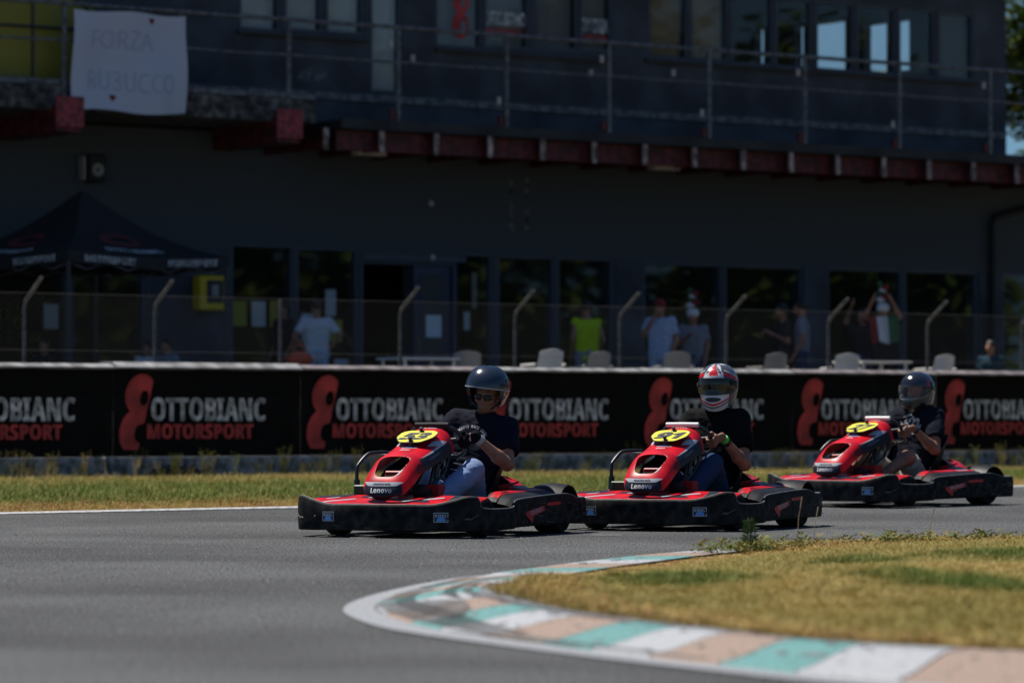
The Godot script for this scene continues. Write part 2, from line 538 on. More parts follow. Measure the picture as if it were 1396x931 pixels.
	mat("canopy", 0.012, 0.011, 0.009, 0.7, "cloth", 1.0)
	mat("plastic_white", 0.68, 0.66, 0.62, 0.4)
	mat("plastic_grey", 0.26, 0.25, 0.23, 0.5)
	mat("galvanised", 0.125, 0.125, 0.12, 0.5, "scuff", 1.0)
	mat("wire", 0.09, 0.085, 0.075, 0.6)
	mat("faint_ink", 0.36, 0.4, 0.5, 0.9)
	mat("beam_red", 0.38, 0.045, 0.055, 0.6, "scuff", 1.0)
	mat("lamp_housing", 0.5, 0.45, 0.4, 0.5)
	mat("stain_white", 0.2, 0.2, 0.2, 0.9, "dirt", 1.0)
	mat("orange_bag", 0.5, 0.06, 0.015, 0.6)
	mat("bark", 0.07, 0.05, 0.035, 0.9, "dirt", 1.0)
	for c in [["grass_mix", 1.0], ["leaf_mix", 1.0]]:
		var m := mat(c[0], 1, 1, 1, 0.75)
		m.vertex_color_use_as_albedo = true
		m.metallic_specular = 0.25
		m.backlight_enabled = true; m.backlight = Color(0.45, 0.45, 0.3)

# ---------------------------------------------------------------- lettering and flat shapes, as triangles in a plane
var fonts := {}
func font(kind: String) -> Font:
	if fonts.has(kind): return fonts[kind]
	var f := SystemFont.new()
	f.font_names = PackedStringArray(["Droid Serif" if kind == "serif" else "Droid Sans"])
	f.font_weight = 400 if kind == "plain" else 700
	var r: Font = f
	if kind == "heavy":
		var w := FontVariation.new()
		w.base_font = f
		w.variation_embolden = 0.45
		r = w
	fonts[kind] = r
	return r
func text2d(t: String, kind: String, height: float, width := 0.0, skew := 0.0) -> PackedVector2Array:
	var tm := TextMesh.new()
	tm.font = font(kind)
	tm.text = t
	tm.font_size = 64
	tm.depth = 0.0
	var a := tm.get_mesh_arrays()
	var vs: PackedVector3Array = a[Mesh.ARRAY_VERTEX]
	var ix: PackedInt32Array = a[Mesh.ARRAY_INDEX]
	var bb := tm.get_aabb()
	var k := height / bb.size.y
	var kx := width / bb.size.x if width > 0.0 else k
	var c := bb.get_center()
	var r := PackedVector2Array()
	for i in ix:
		var p := Vector2((vs[i].x - c.x) * kx, (vs[i].y - c.y) * k)
		r.append(Vector2(p.x + p.y * skew, p.y))
	return r
func shape2d(inside: Callable, x0: float, x1: float, y0: float, y1: float, nx: int, ny: int) -> PackedVector2Array:
	var r := PackedVector2Array()
	var span := func(y: float) -> Array:
		var s := []
		var was := false
		for i in nx + 1:
			var x := lerpf(x0, x1, float(i) / nx)
			var now: bool = inside.call(x, y) and i < nx
			if now != was: s.append(x)
			was = now
		return s
	for j in ny:
		var ya := lerpf(y0, y1, float(j) / ny)
		var yb := lerpf(y0, y1, float(j + 1) / ny)
		var h := (yb - ya) * 0.02
		var A: Array = span.call(ya + h)
		var B: Array = span.call(yb - h)
		if A.size() != B.size():
			A = span.call((ya + yb) * 0.5)
			B = A
		for k in range(0, A.size() - 1, 2):
			r.append_array([Vector2(A[k], ya), Vector2(A[k + 1], ya), Vector2(B[k + 1], yb), Vector2(A[k], ya), Vector2(B[k + 1], yb), Vector2(B[k], yb)])
	return r
func poly2d(p: Array) -> PackedVector2Array:
	var q := PackedVector2Array(p)
	var r := PackedVector2Array()
	for i in Geometry2D.triangulate_polygon(q): r.append(q[i])
	return r
func shifted(t: PackedVector2Array, by: Vector2, turn := 0.0) -> PackedVector2Array:
	var r := PackedVector2Array()
	for p in t: r.append(p.rotated(turn) + by)
	return r
func spline(p: Array, n: int) -> Array:   # Catmull-Rom through points (floats or vectors)
	var r := []
	var m := p.size()
	for i in n + 1:
		var f := float(i) / n * (m - 1)
		var k := mini(int(f), m - 2)
		var t := f - k
		var a = p[maxi(k - 1, 0)]
		var b = p[k]
		var c = p[k + 1]
		var d = p[mini(k + 2, m - 1)]
		r.append(b + (c - a) * 0.5 * t + (a - b * 2.5 + c * 2.0 - d * 0.5) * t * t + (b * 1.5 - a * 0.5 - c * 1.5 + d * 0.5) * t * t * t)
	return r
func pick(p: Array, f: float):
	var x := clampf(f, 0.0, 1.0) * (p.size() - 1)
	var k := mini(int(x), p.size() - 2)
	return p[k] + (p[k + 1] - p[k]) * (x - k)

# ---------------------------------------------------------------- the karts: u forward, v to the kart's left, h up
func K(u: float, v: float, h: float) -> Vector3: return Vector3(-v, h, -u)
const HULL := [[1.02, 0.0, 0.215, 0.047], [1.007, 0.2, 0.215, 0.047], [0.965, 0.37, 0.215, 0.047], [0.93, 0.5, 0.242, 0.045], [0.905, 0.57, 0.262, 0.045], [0.872, 0.62, 0.266, 0.045], [0.84, 0.642, 0.255, 0.045], [0.815, 0.65, 0.205, 0.045], [0.76, 0.66, 0.188, 0.045], [0.6, 0.685, 0.184, 0.047], [0.44, 0.693, 0.188, 0.05], [0.38, 0.69, 0.2, 0.052], [0.35, 0.69, 0.235, 0.058], [0.1, 0.69, 0.25, 0.062], [-0.25, 0.69, 0.262, 0.064], [-0.5, 0.69, 0.264, 0.066], [-0.6, 0.69, 0.25, 0.066], [-0.68, 0.688, 0.235, 0.066], [-0.8, 0.68, 0.235, 0.066], [-0.865, 0.65, 0.235, 0.068], [-0.89, 0.58, 0.235, 0.075], [-0.9, 0.3, 0.235, 0.085], [-0.9, 0.0, 0.235, 0.09]]
const NOSE_U := [0.14, 0.155, 0.215, 0.34, 0.48, 0.6, 0.71, 0.815, 0.9, 0.935, 0.945, 0.92]
const NOSE_H := [0.615, 0.672, 0.7, 0.652, 0.588, 0.552, 0.518, 0.45, 0.376, 0.315, 0.268, 0.243]
const NOSE_W := [0.13, 0.155, 0.168, 0.175, 0.174, 0.172, 0.173, 0.17, 0.162, 0.148, 0.115, 0.06]
const NOSE_D := [0.13, 0.15, 0.165, 0.15, 0.115, 0.115, 0.11, 0.1, 0.085, 0.07, 0.05, 0.03]
var nose_c := []
func nose_at(s: float) -> Array:   # centre point (u, h), outward normal, half width, depth
	var c: Vector2 = pick(nose_c, s)
	var t: Vector2 = (pick(nose_c, minf(s + 0.02, 1.0)) - pick(nose_c, maxf(s - 0.02, 0.0))).normalized()
	return [c, Vector2(-t.y, t.x), pick(NOSE_W, s), pick(NOSE_D, s)]
func nose(s: float, tau: float) -> Vector3:
	var a := nose_at(s)
	var q := signf(sin(tau)) * pow(absf(sin(tau)), 0.72)
	var d: float = a[3] * (1.0 - pow(maxf(cos(tau), 0.0), 0.72))
	var p: Vector2 = a[0] - a[1] * d
	return K(p.x, a[2] * q, p.y)
func nose_ref(s: float) -> Vector3:
	var a := nose_at(s)
	var p: Vector2 = a[0] - a[1] * 0.12
	return K(p.x, 0, p.y)
func nose_map(s0: float, p: Vector2, lift: float) -> Array:   # flat print around station s0 laid on the nose; p in metres
	var pace: float = (pick(nose_c, minf(s0 + 0.03, 1.0)) - pick(nose_c, maxf(s0 - 0.03, 0.0))).length() / 0.06
	var s := s0 - p.y / pace
	var a := nose_at(s)
	var q := clampf(p.x / a[2], -0.99, 0.99)
	var tau := asin(signf(q) * pow(absf(q), 1.0 / 0.72))
	var P := nose(s, tau)
	var m := (P - nose_ref(s)).normalized()
	return [P + m * lift, m]

func make_kart(number: String) -> Node3D:
	var k := thing("racing_kart", "", "kart")
	nose_c = spline(range(NOSE_U.size()).map(func(i): return Vector2(NOSE_U[i], NOSE_H[i])), 60)
	# the black impact ring all round
	var half := spline(HULL.map(func(p): return Vector4(p[0], p[1], p[2], p[3])), 110)
	var loop := []
	for p in half: loop.append(p)
	for i in range(half.size() - 2, 0, -1): loop.append(Vector4(half[i].x, -half[i].y, half[i].z, half[i].w))
	var prof := [[-0.03, 0.0, 0], [-0.006, 0.0, 0], [0.0, 0.008, 0], [0.004, 0.06, 0], [0.004, -0.05, 1], [0.0, -0.012, 1], [-0.006, -0.003, 1], [-0.014, 0.0, 1], [-0.022, -0.003, 1], [-0.028, -0.014, 1], [-0.03, -0.06, 1]]
	var rows := []
	var L := loop.size()
	for i in L:
		var a: Vector4 = loop[(i - 1 + L) % L]
		var b: Vector4 = loop[(i + 1) % L]
		var t := Vector2(b.x - a.x, b.y - a.y).normalized()
		var o := Vector2(-t.y, t.x)
		var p: Vector4 = loop[i]
		if o.dot(Vector2(p.x, p.y)) < 0.0: o = -o
		var r := PackedVector3Array()
		for q in prof:
			r.append(K(p.x + o.x * q[0], p.y + o.y * q[0], (p.z if q[2] else p.w) + q[1]))
		rows.append(r)
	var m := MB.new()
	m.grid(rows, true, true)
	var ring := part("impact_bumper", m, M.bumper_black, k)
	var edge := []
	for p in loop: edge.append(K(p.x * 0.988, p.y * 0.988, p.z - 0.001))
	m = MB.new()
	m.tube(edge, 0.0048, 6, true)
	part("wear_and_highlight", m, M.wear_and_highlight, ring)  # worn top edge, with its thin highlight put into the pale colour
	# panel joints, bolts and the square slots of the ring
	m = MB.new()
	for v in [-1, 1]:
		for u in [0.33, -0.18]:
			m.box(K(u, 0.6945 * v, 0.15), Vector3(0.004, 0.17, 0.004))
		m.box(K(-0.76, 0.685 * v, 0.17), Vector3(0.01, 0.035, 0.05))
		for u in [[0.2, 0.2], [0.2, 0.09], [-0.3, 0.22], [-0.05, 0.09]]:
			m.ball(K(u[0], 0.695 * v, u[1]), Vector3(0.003, 0.009, 0.009), Basis.IDENTITY, 5)
		m.ball(K(0.941, 0.47 * v, 0.13), Vector3(0.012, 0.012, 0.006), Basis.IDENTITY, 5)
	part("slot", m, M.ink, ring)
	m = MB.new()
	for i in 26:
		var sd := 1.0 if rng.randf() < 0.6 else -1.0
		var u := rng.randf_range(-0.8, 0.28)
		m.box(K(u, 0.6943 * sd, rng.randf_range(0.08, 0.21)), Vector3(0.002, rng.randf_range(0.001, 0.004), rng.randf_range(0.02, 0.14)), Basis(Vector3.RIGHT, rng.randf_range(-0.25, 0.25)))
	for i in 16:
		var v := rng.randf_range(-0.3, 0.3)
		m.box(K(1.0185 - v * v * 0.34, v, rng.randf_range(0.06, 0.19)), Vector3(rng.randf_range(0.02, 0.1), rng.randf_range(0.001, 0.004), 0.002), Basis(Vector3.UP, v * 0.65) * Basis(Vector3.BACK, rng.randf_range(-0.2, 0.2)))
	for v in [-1, 1]:
		m.tube([K(0.848, 0.642 * v, 0.15), K(0.874, 0.623 * v, 0.135), K(0.893, 0.595 * v, 0.115)], 0.004, 5)
		m.tube([K(0.888, 0.601 * v, 0.13), K(0.905, 0.574 * v, 0.122)], 0.006, 5)
	part("scratch", m, M.wear_and_highlight, ring).set_meta("kind", "stuff")
	# printed stickers on the ring: two small squares in front, the red arrow and its name on each side
	for v in [-0.36, 0.43]:
		var yaw := PI + signf(v) * 0.27
		var fx := Transform3D(Basis(Vector3.UP, yaw), K(0.973 if v < 0.0 else 0.9545, v, 0.135))
		var st := part("sticker", MB.new(), M.sticker_silver, ring)
		m = MB.new(); m.box(fx.origin, Vector3(0.095, 0.062, 0.004), fx.basis); st.mesh = m.mesh()
		m = MB.new(); m.box(fx * Vector3(0, 0.0, 0.0025), Vector3(0.085, 0.052, 0.001), fx.basis); part("sticker_print", m, M.ink, st)
		m = MB.new(); m.flat(text2d("BIREL", "heavy", 0.018, 0.075), fx * Transform3D(Basis.IDENTITY, Vector3(0, 0.011, 0.0034))); part("sticker_lettering", m, M.sticker_silver, st)
		m = MB.new(); m.flat(shape2d(func(x, y): return x * x + (y + 0.022) * (y + 0.022) < 0.0009 and y > -0.022, -0.035, 0.035, -0.024, 0.01, 30, 8), fx * Transform3D(Basis.IDENTITY, Vector3(0, -0.0015, 0.0036))); part("sticker_emblem", m, M.sticker_blue, st)
	for v in [-1, 1]:
		var sx := Transform3D(Basis(Vector3.UP, -PI / 2 * v), K(0.02, 0.6985 * v, 0.14))
		var arrow := poly2d([Vector2(-0.21, 0.0), Vector2(-0.18, 0.02), Vector2(0.09, 0.052), Vector2(0.1, 0.02), Vector2(-0.085, -0.012), Vector2(-0.1, -0.058)])
		m = MB.new(); m.flat(arrow, sx)
		var ar := part("arrow_sticker", m, M.sticker_red, ring)
		m = MB.new(); m.flat(shifted(text2d("LENOVO", "sans", 0.027, 0.19), Vector2(-0.04, 0.02), PI + 0.12), sx * Transform3D(Basis.IDENTITY, Vector3(0, 0, 0.0015))); part("arrow_lettering", m, M.sticker_silver, ar)
		m = MB.new(); m.flat(poly2d([Vector2(0.14, 0.05), Vector2(0.36, 0.055), Vector2(0.365, 0.075), Vector2(0.15, 0.072)]), sx); part("stripe_sticker", m, M.sticker_red, ring)
	# red deck behind the front of the ring
	var outer := spline(range(-5, 6).map(func(i): return Vector2(HULL[absi(i)][0] - 0.03, HULL[absi(i)][1] * signf(i) * 0.97)), 40)
	var deck := func(s: float, t: float) -> Vector3:   # s across, t from the rim inwards
		var a: Vector2 = pick(outer, s)
		var b := Vector2(lerpf(0.62, 0.6, absf(s * 2 - 1)), lerpf(-0.6, 0.6, s))
		var p := a.lerp(b, t)
		return K(p.x, p.y, 0.203 + 0.065 * pow(t, 0.6) - 0.012 * pow(absf(s * 2 - 1), 3.0))
	var down := func(_s): return K(0.7, 0, -3.0)
	m = MB.new(); m.patch(deck, 0, 1, 40, 0, 1, 10, down, null, 0.0, 0.012)
	var dk := part("front_deck", m, M.red_plastic, k)
	m = MB.new(); m.patch(deck, 0, 1, 90, 0, 1, 24, down, func(s, t): return minf(0.1 - absf(t - 0.55 - 0.25 * sin(s * 7.0)), 0.16 - absf(s - 0.55 + 0.1 * t)), 0.0015)
	m.patch(deck, 0, 1, 90, 0, 1, 24, down, func(s, t): return 0.03 - absf(s - 0.78 - 0.06 * t), 0.0015)
	m.patch(deck, 0, 1, 90, 0, 1, 24, down, func(s, t): return minf(0.12 - absf(s - 0.1), t - 0.7), 0.0015)
	part("deck_graphic", m, M.navy_panel, dk)
	m = MB.new()
	for g in [[0.27, 0.07, 0.3], [0.7, 0.05, 0.55], [0.88, 0.05, 0.35], [0.42, 0.04, 0.7], [0.6, 0.03, 0.3], [0.16, 0.03, 0.6]]:
		m.patch(deck, 0, 1, 110, 0, 1, 30, down, func(s, t): return minf(0.06 - absf(t - g[2] - (s - g[0]) * 2.2), g[1] - absf(s - g[0])), 0.0022)
	part("deck_graphic", m, M.sticker_silver, dk)
	# nose fairing: a thin shell with an opening, prints laid on it
	var hole := func(s: float, tau: float) -> float:
		var a := nose_at(s)
		var v: float = a[2] * pow(absf(sin(tau)), 0.72)
		var f := (s - 0.628) / 0.085
		var w := 0.098 - 0.02 * f
		return pow(absf(f), 4.0) + pow(v / w, 4.0) - 1.0
	var shell := MB.new()
	shell.patch(nose, 0, 1, 84, -PI / 2, PI / 2, 44, nose_ref, hole, 0.0, 0.005)
	var fair := part("nose_fairing", shell, M.red_plastic, k)
	m = MB.new()
	m.patch(nose, 0.5, 0.78, 60, -1.3, 1.3, 60, nose_ref, func(s, tau):
		var h: float = hole.call(s, tau)
		return minf(minf(h, 0.1 - h), sin(tau) - 0.1), 0.0015)
	m.patch(nose, 0.65, 0.78, 30, -1.3, 1.3, 60, nose_ref, func(s, tau):
		var h: float = hole.call(s, tau)
		return minf(h, minf(sin(tau) - 0.3, 0.4 - h)), 0.0018)
	part("opening_trim", m, M.sticker_white, fair)
	m = MB.new()
	m.patch(nose, 0.7, 1, 60, -PI / 2, PI / 2, 44, nose_ref, func(s, tau):
		var q := absf(sin(tau))
		return s - (0.785 - 0.06 * q * q + 0.48 * maxf(q - 0.72, 0.0)), 0.0016)
	part("nose_panel", m, M.navy_panel, fair)
	m = MB.new()
	m.patch(nose, 0.7, 0.9, 50, -1.2, 1.2, 50, nose_ref, func(s, tau):
		var q := absf(sin(tau))
		return minf(0.02 - absf(s - 0.777 + 0.03 * q * q), 0.66 - q - (s - 0.77) * 5.0), 0.0028)
	var lab := part("nose_label", m, M.sticker_silver, fair)
	m = MB.new(); m.mapped(text2d("motorola", "sans", 0.017, 0.115, 0.2), func(p): return nose_map(0.774, p, 0.0042)); part("label_lettering", m, M.navy_panel, lab)
	m = MB.new(); m.mapped(text2d("Lenovo", "sans", 0.034, 0.145), func(p): return nose_map(0.84, p, 0.0035)); part("nose_lettering", m, M.sticker_white, fair)
	m = MB.new(); m.mapped(text2d("BIREL", "heavy", 0.017, 0.07, 0.2), func(p): return nose_map(0.44, p, 0.0025)); part("nose_lettering", m, M.sticker_white, fair)
	m = MB.new(); m.mapped(shape2d(func(x, y): return absf(y) < 0.016 - 0.1 * absf(x) * absf(x) and absf(x) < 0.06 and absf(y + 0.012) > 0.003, -0.07, 0.07, -0.02, 0.02, 14, 10), func(p): return nose_map(0.4, p, 0.0022)); part("nose_emblem", m, M.sticker_silver, fair)
	m = MB.new(); m.mapped(shape2d(func(x, y): return x * x / 0.0012 + y * y / 0.00009 < 1.0, -0.04, 0.04, -0.012, 0.012, 20, 6), func(p): return nose_map(0.395, p, 0.003)); part("nose_emblem", m, M.sticker_blue, fair)
	m = MB.new(); m.mapped(text2d("RACING", "heavy", 0.014, 0.11, 0.1), func(p): return nose_map(0.19, p, 0.0025)); part("nose_lettering", m, M.sticker_white, fair)
	m = MB.new()
	m.patch(nose, 0.3, 0.8, 24, -1.5, 1.5, 20, nose_ref, null, -0.075, 0.004)
	part("added_shade_liner", m, M.black_vinyl, fair)  # added dark sheet standing in for the shade inside the opening
	bx("duct_block", K(0.72, 0.0, 0.4), Vector3(0.12, 0.05, 0.08), M.red_matt, fair)
	# side panels: dark lower half with slanted stripes running into the red, a pale chevron above
	for sg in [-1.0, 1.0]:
		m = MB.new()
		m.patch(nose, 0.18, 0.72, 70, 0.75 * sg, PI / 2 * sg, 30, nose_ref, func(s, tau): return minf(absf(tau) - (1.02 + 0.12 * sin(s * 9.0)), minf(s - 0.24, 0.53 - s)), 0.0016)
		for q in 6:
			m.patch(nose, 0.48, 0.7, 60, 0.85 * sg, PI / 2 * sg, 30, nose_ref, func(s, tau): return minf(0.0045 - absf(s - 0.535 - 0.016 * q + (absf(tau) - 1.3) * 0.14), minf(absf(tau) - 1.02 - 0.05 * q, s - 0.5)), 0.0016)
		var sp := part("side_panel", m, M.navy_panel, fair)
		m = MB.new()
		m.patch(nose, 0.2, 0.52, 70, 0.4 * sg, 1.25 * sg, 46, nose_ref, func(s, tau):
			var y := absf(tau)
			return maxf(minf(0.026 - absf(s - 0.3 + (y - 0.85) * 0.12), minf(y - 0.52, 1.06 - y)), minf(0.075 + (0.31 - s) * 0.35 - absf(y - 0.98 + (s - 0.29) * 0.3), minf(s - 0.27, 0.5 - s))), 0.002)
		part("side_chevron", m, M.sticker_silver, fair)
		m = MB.new()
		m.patch(nose, 0.28, 0.5, 40, 1.0 * sg, 1.5 * sg, 24, nose_ref, func(s, tau): return 1.0 - pow((s - 0.39) / 0.06, 2.0) - pow((absf(tau) - 1.24) / 0.07, 2.0), 0.0024)
		part("side_sticker", m, M.helmet_grey, sp)
	# number plate on two knobs
	var up3 := K(-0.94, 0, 0.345).normalized()
	var px := Transform3D(Basis(K(0, 1, 0), up3, K(0, 1, 0).cross(up3)), K(0.42, 0, 0.645))
	var plate_shape := func(sc: float) -> PackedVector2Array:
		var o := PackedVector2Array()
		var cs := [Vector2(-0.1, 0.122), Vector2(0.1, 0.122), Vector2(0.15, 0.082), Vector2(0.15, -0.02), Vector2(0.085, -0.122), Vector2(-0.085, -0.122), Vector2(-0.15, -0.02), Vector2(-0.15, 0.082)]
		for i in cs.size():
			var c0: Vector2 = cs[(i - 1 + 8) % 8]
			var c1: Vector2 = cs[i]
			var c2: Vector2 = cs[(i + 1) % 8]
			for e in 4:
				var a := c1 + (c0 - c1).normalized() * 0.03
				var b := c1 + (c2 - c1).normalized() * 0.03
				var t := e / 3.0
				o.append((a.lerp(c1, t).lerp(c1.lerp(b, t), t)) * sc)
		return o
	m = MB.new(); m.prism(plate_shape.call(0.9), -0.006, px)
	var pl := part("number_plate", m, M.ink, k)
	m = MB.new(); m.prism(plate_shape.call(0.87), 0.0015, px); part("plate_face", m, M.plate_yellow, pl)
	m = MB.new()
	for i in 3: m.flat(shifted(text2d(number, "heavy", 0.122, 0.175, 0.25), Vector2(0.005 * (i - 1), 0.003 * (i - 1))), px * Transform3D(Basis.IDENTITY, Vector3(0, 0.0, 0.003 + 0.0005 * i)))
	part("plate_number", m, M.ink, pl)
	for y in [-0.088, 0.092]:
		m = MB.new(); m.lathe([Vector2(0, 0.03), Vector2(0.012, 0.029), Vector2(0.015, 0.02), Vector2(0.009, 0.008), Vector2(0.02, 0.003), Vector2(0.02, -0.03)], px * Vector3(0.0, y, 0), px.basis.z, 12); part("knob", m, M.ink, pl)
	# supports, pedals and steering under the fairing
	for v in [-0.13, 0.13]:
		m = MB.new(); m.tube([K(0.62, v, 0.08), K(0.5, v, 0.3), K(0.36, v * 0.9, 0.52), K(0.3, v * 0.7, 0.58)], 0.011); part("fairing_support", m, M.steel_tube, k)
		m = MB.new(); m.tube([K(0.3, v, 0.5), K(0.42, v, 0.36), K(0.36, v, 0.2)], 0.009); part("fairing_support", m, M.steel_tube, k)
		m = MB.new(); m.tube([K(0.2, v * 1.1, 0.55), K(0.3, v * 1.1, 0.4), K(0.45, v, 0.33)], 0.012); part("fairing_support", m, M.steel_tube, k)
		bx("support_bracket", K(0.28, v, 0.5), Vector3(0.02, 0.07, 0.05), M.dark_steel, k)
		bx("support_bracket", K(0.4, v * 1.05, 0.42), Vector3(0.025, 0.1, 0.03), M.dark_steel, k, 0.004, Basis(Vector3.RIGHT, 0.4))
		m = MB.new(); m.tube([K(0.24, v, 0.545), K(0.12, v * 1.2, 0.53)], 0.01); part("support_rod", m, M.bare_steel, k)
		m = MB.new(); m.tube([K(0.33, v, 0.43), K(0.4, v, 0.3)], 0.008); part("support_rod", m, M.bare_steel, k)
		m = MB.new(); m.tube([K(0.27, v * 1.05, 0.49), K(0.29, v * 1.05, 0.36)], 0.007); part("support_rod", m, M.bare_steel, k)
	m = MB.new(); m.tube([K(0.64, 0, 0.16), K(0.06, 0, 0.6)], 0.012); part("steering_column", m, M.steel_tube, k)
	m = MB.new()
	m.box(K(0.5, 0.11, 0.285), Vector3(0.2, 0.1, 0.02), Basis.IDENTITY, 0.004); m.box(K(0.46, 0.2, 0.285), Vector3(0.02, 0.1, 0.09), Basis.IDENTITY, 0.004)
	m.box(K(0.5, -0.11, 0.285), Vector3(0.2, 0.1, 0.02), Basis.IDENTITY, 0.004)
	var pf := part("pedal_guard", m, M.red_matt, k)
	m = MB.new(); m.flat(poly2d([Vector2(-0.04, -0.03), Vector2(0.035, -0.03), Vector2(0.01, 0.03)]), Transform3D(Basis(Vector3.UP, PI), K(0.5115, 0.14, 0.283))); part("guard_print", m, M.ink, pf)
	bx("battery_box", K(0.52, -0.3, 0.285), Vector3(0.14, 0.09, 0.14), M.green_box, k)
	bx("pedal", K(0.74, 0.14, 0.2), Vector3(0.07, 0.1, 0.012), M.dark_steel, k, 0.003)
	bx("pedal", K(0.74, -0.14, 0.2), Vector3(0.07, 0.1, 0.012), M.dark_steel, k, 0.003)
	bx("floor_tray", K(0.35, 0, 0.06), Vector3(0.62, 0.006, 0.9), M.dark_steel, k, 0.002)
	m = MB.new()
	for v in [-1, 1]:
		m.tube([K(0.94, 0.2 * v, 0.09), K(0.7, 0.3 * v, 0.075), K(0.2, 0.31 * v, 0.075), K(-0.4, 0.33 * v, 0.075), K(-0.75, 0.33 * v, 0.09)], 0.015)
		m.tube([K(0.3, 0.3 * v, 0.09), K(0.28, 0.62 * v, 0.1), K(-0.35, 0.64 * v, 0.1), K(-0.4, 0.32 * v, 0.09)], 0.012)
	m.tube([K(0.62, -0.46, 0.1), K(0.62, 0.46, 0.1)], 0.015)
	m.tube([K(-0.8, -0.5, 0.14), K(-0.8, 0.5, 0.14)], 0.014)
	part("frame_tube", m, M.steel_tube, k)
	m = MB.new(); m.tube([K(-0.53, -0.6, 0.14), K(-0.53, 0.6, 0.14)], 0.02); part("rear_axle", m, M.bare_steel, k)
	# wheels
	for w in [[0.53, 0.5, 0.13, 0.12], [0.53, -0.5, 0.13, 0.12], [-0.53, 0.55, 0.14, 0.185], [-0.53, -0.55, 0.14, 0.185]]:
		var g := group("wheel", k)
		g.position = K(w[0], w[1], w[2])
		if w[0] > 0.0: g.rotation.y = -0.12
		var hw: float = w[3] / 2
		m = MB.new(); m.lathe([Vector2(0.068, -hw * 0.8), Vector2(w[2] - 0.035, -hw), Vector2(w[2] - 0.012, -hw * 0.96), Vector2(w[2] - 0.002, -hw * 0.75), Vector2(w[2], 0), Vector2(w[2] - 0.002, hw * 0.75), Vector2(w[2] - 0.012, hw * 0.96), Vector2(w[2] - 0.035, hw), Vector2(0.068, hw * 0.8)], Vector3.ZERO, Vector3.RIGHT, 32)
		part("tyre", m, M.tyre, g)
		m = MB.new(); m.lathe([Vector2(0, -hw * 0.4), Vector2(0.03, -hw * 0.4), Vector2(0.055, -hw * 0.55), Vector2(0.07, -hw * 0.82), Vector2(0.07, hw * 0.82), Vector2(0.055, hw * 0.55), Vector2(0.03, hw * 0.4), Vector2(0, hw * 0.4)], Vector3.ZERO, Vector3.RIGHT, 24)
		part("rim", m, M.alloy, g)
	# side pods
	for sg in [-1.0, 1.0]:
		var pod := func(s: float, t: float) -> Vector3:
			var pr := [Vector2(0.655, 0.22), Vector2(0.645, 0.245), Vector2(0.6, 0.262), Vector2(0.53, 0.275), Vector2(0.46, 0.285), Vector2(0.41, 0.282), Vector2(0.392, 0.25), Vector2(0.39, 0.12)]
			var q: Vector2 = pick(pr, t)
			var u := lerpf(0.33, -0.5, s)
			var end := clampf(s / 0.18, 0.0, 1.0)
			var low := (1.0 - sin(end * PI / 2)) * 0.06
			return K(u, sg * (q.x + (0.02 - 0.035 * s) * (1.0 if q.x < 0.5 else 0.0) * 2.0), maxf(q.y - low + 0.016 * s * s, 0.1))
		var pref := func(s): return K(lerpf(0.33, -0.5, s), 0.52 * sg, 0.1)
		m = MB.new(); m.patch(pod, 0, 1, 24, 0, 1, 28, pref, null, 0.0, 0.006)
		var pod_n := part("side_pod", m, M.gloss_black, k)
		m = MB.new(); m.patch(pod, 0, 1, 60, 0.1, 0.8, 40, pref, func(s, t): return minf(0.115 - absf(t - 0.5 - 0.06 * (1.0 - s) + 0.02 * sin(s * 9)), minf(s - 0.05, 0.98 - s)), 0.002)
		var pg := part("pod_graphic", m, M.red_plastic, pod_n)
		m = MB.new()
		m.patch(pod, 0, 1, 60, 0.1, 0.8, 40, pref, func(s, t): return minf(0.03 - absf(t - 0.5 + 0.25 * (s - 0.7)), 0.08 - absf(s - 0.78)), 0.003)
		part("pod_graphic", m, M.sticker_silver, pg)
		m = MB.new(); m.patch(pod, 0, 1, 60, 0.1, 0.8, 40, pref, func(s, t): return minf(0.045 - absf(t - 0.5), 0.07 - absf(s - 0.22)), 0.003)
		part("pod_graphic", m, M.navy_panel, pg)
		# mudguard over the rear wheel
		var guard := func(s: float, t: float) -> Vector3:
			var a := lerpf(0.45, 2.75, s)
			var r := 0.185 + 0.012 * sin(t * PI)
			return K(-0.56 + cos(a) * r, sg * lerpf(0.44, 0.665, t), 0.135 + sin(a) * r)
		m = MB.new(); m.patch(guard, 0, 1, 20, 0, 1, 8, func(_s): return K(-0.56, 0.55 * sg, 0.13), null, 0.0, 0.008)
		part("mudguard", m, M.gloss_black, k)
	# rear cover, engine and exhaust behind the seat
	var rear := func(s: float, t: float) -> Vector3:
		var v := lerpf(-0.5, 0.5, t)
		var a := absf(v + 0.08)
		var h := 0.40 - 0.17 * smoothstep(0.2, 0.52, a)
		return K(lerpf(-0.5, -0.86, s), v, h - 0.05 * s - 0.1 * smoothstep(0.75, 1.0, s))
	var rref := func(s): return K(lerpf(-0.5, -0.86, s), 0, -1.0)
	m = MB.new(); m.patch(rear, 0, 1, 12, 0, 1, 36, rref, func(s, t): return pow((s - 0.3) / 0.22, 4.0) + pow((t - 0.55) / 0.16, 4.0) - 1.0, 0.0, 0.008)
	var rc := part("rear_cover", m, M.gloss_black, k)
	m = MB.new(); m.patch(rear, 0, 1, 40, 0, 1, 60, rref, func(s, t):
		var hl := pow((s - 0.3) / 0.22, 4.0) + pow((t - 0.55) / 0.16, 4.0) - 1.0
		return minf(hl, minf(0.2 - absf(t - 0.62 - 0.1 * (s - 0.5)), 0.75 - s)), 0.002)
	part("cover_graphic", m, M.red_plastic, rc)
	m = MB.new(); m.patch(rear, 0, 1, 30, 0, 1, 50, rref, func(s, t): return minf(0.07 - absf(t - 0.34), 0.16 - absf(s - 0.2)), 0.003)
	part("cover_graphic", m, M.sticker_white, rc)
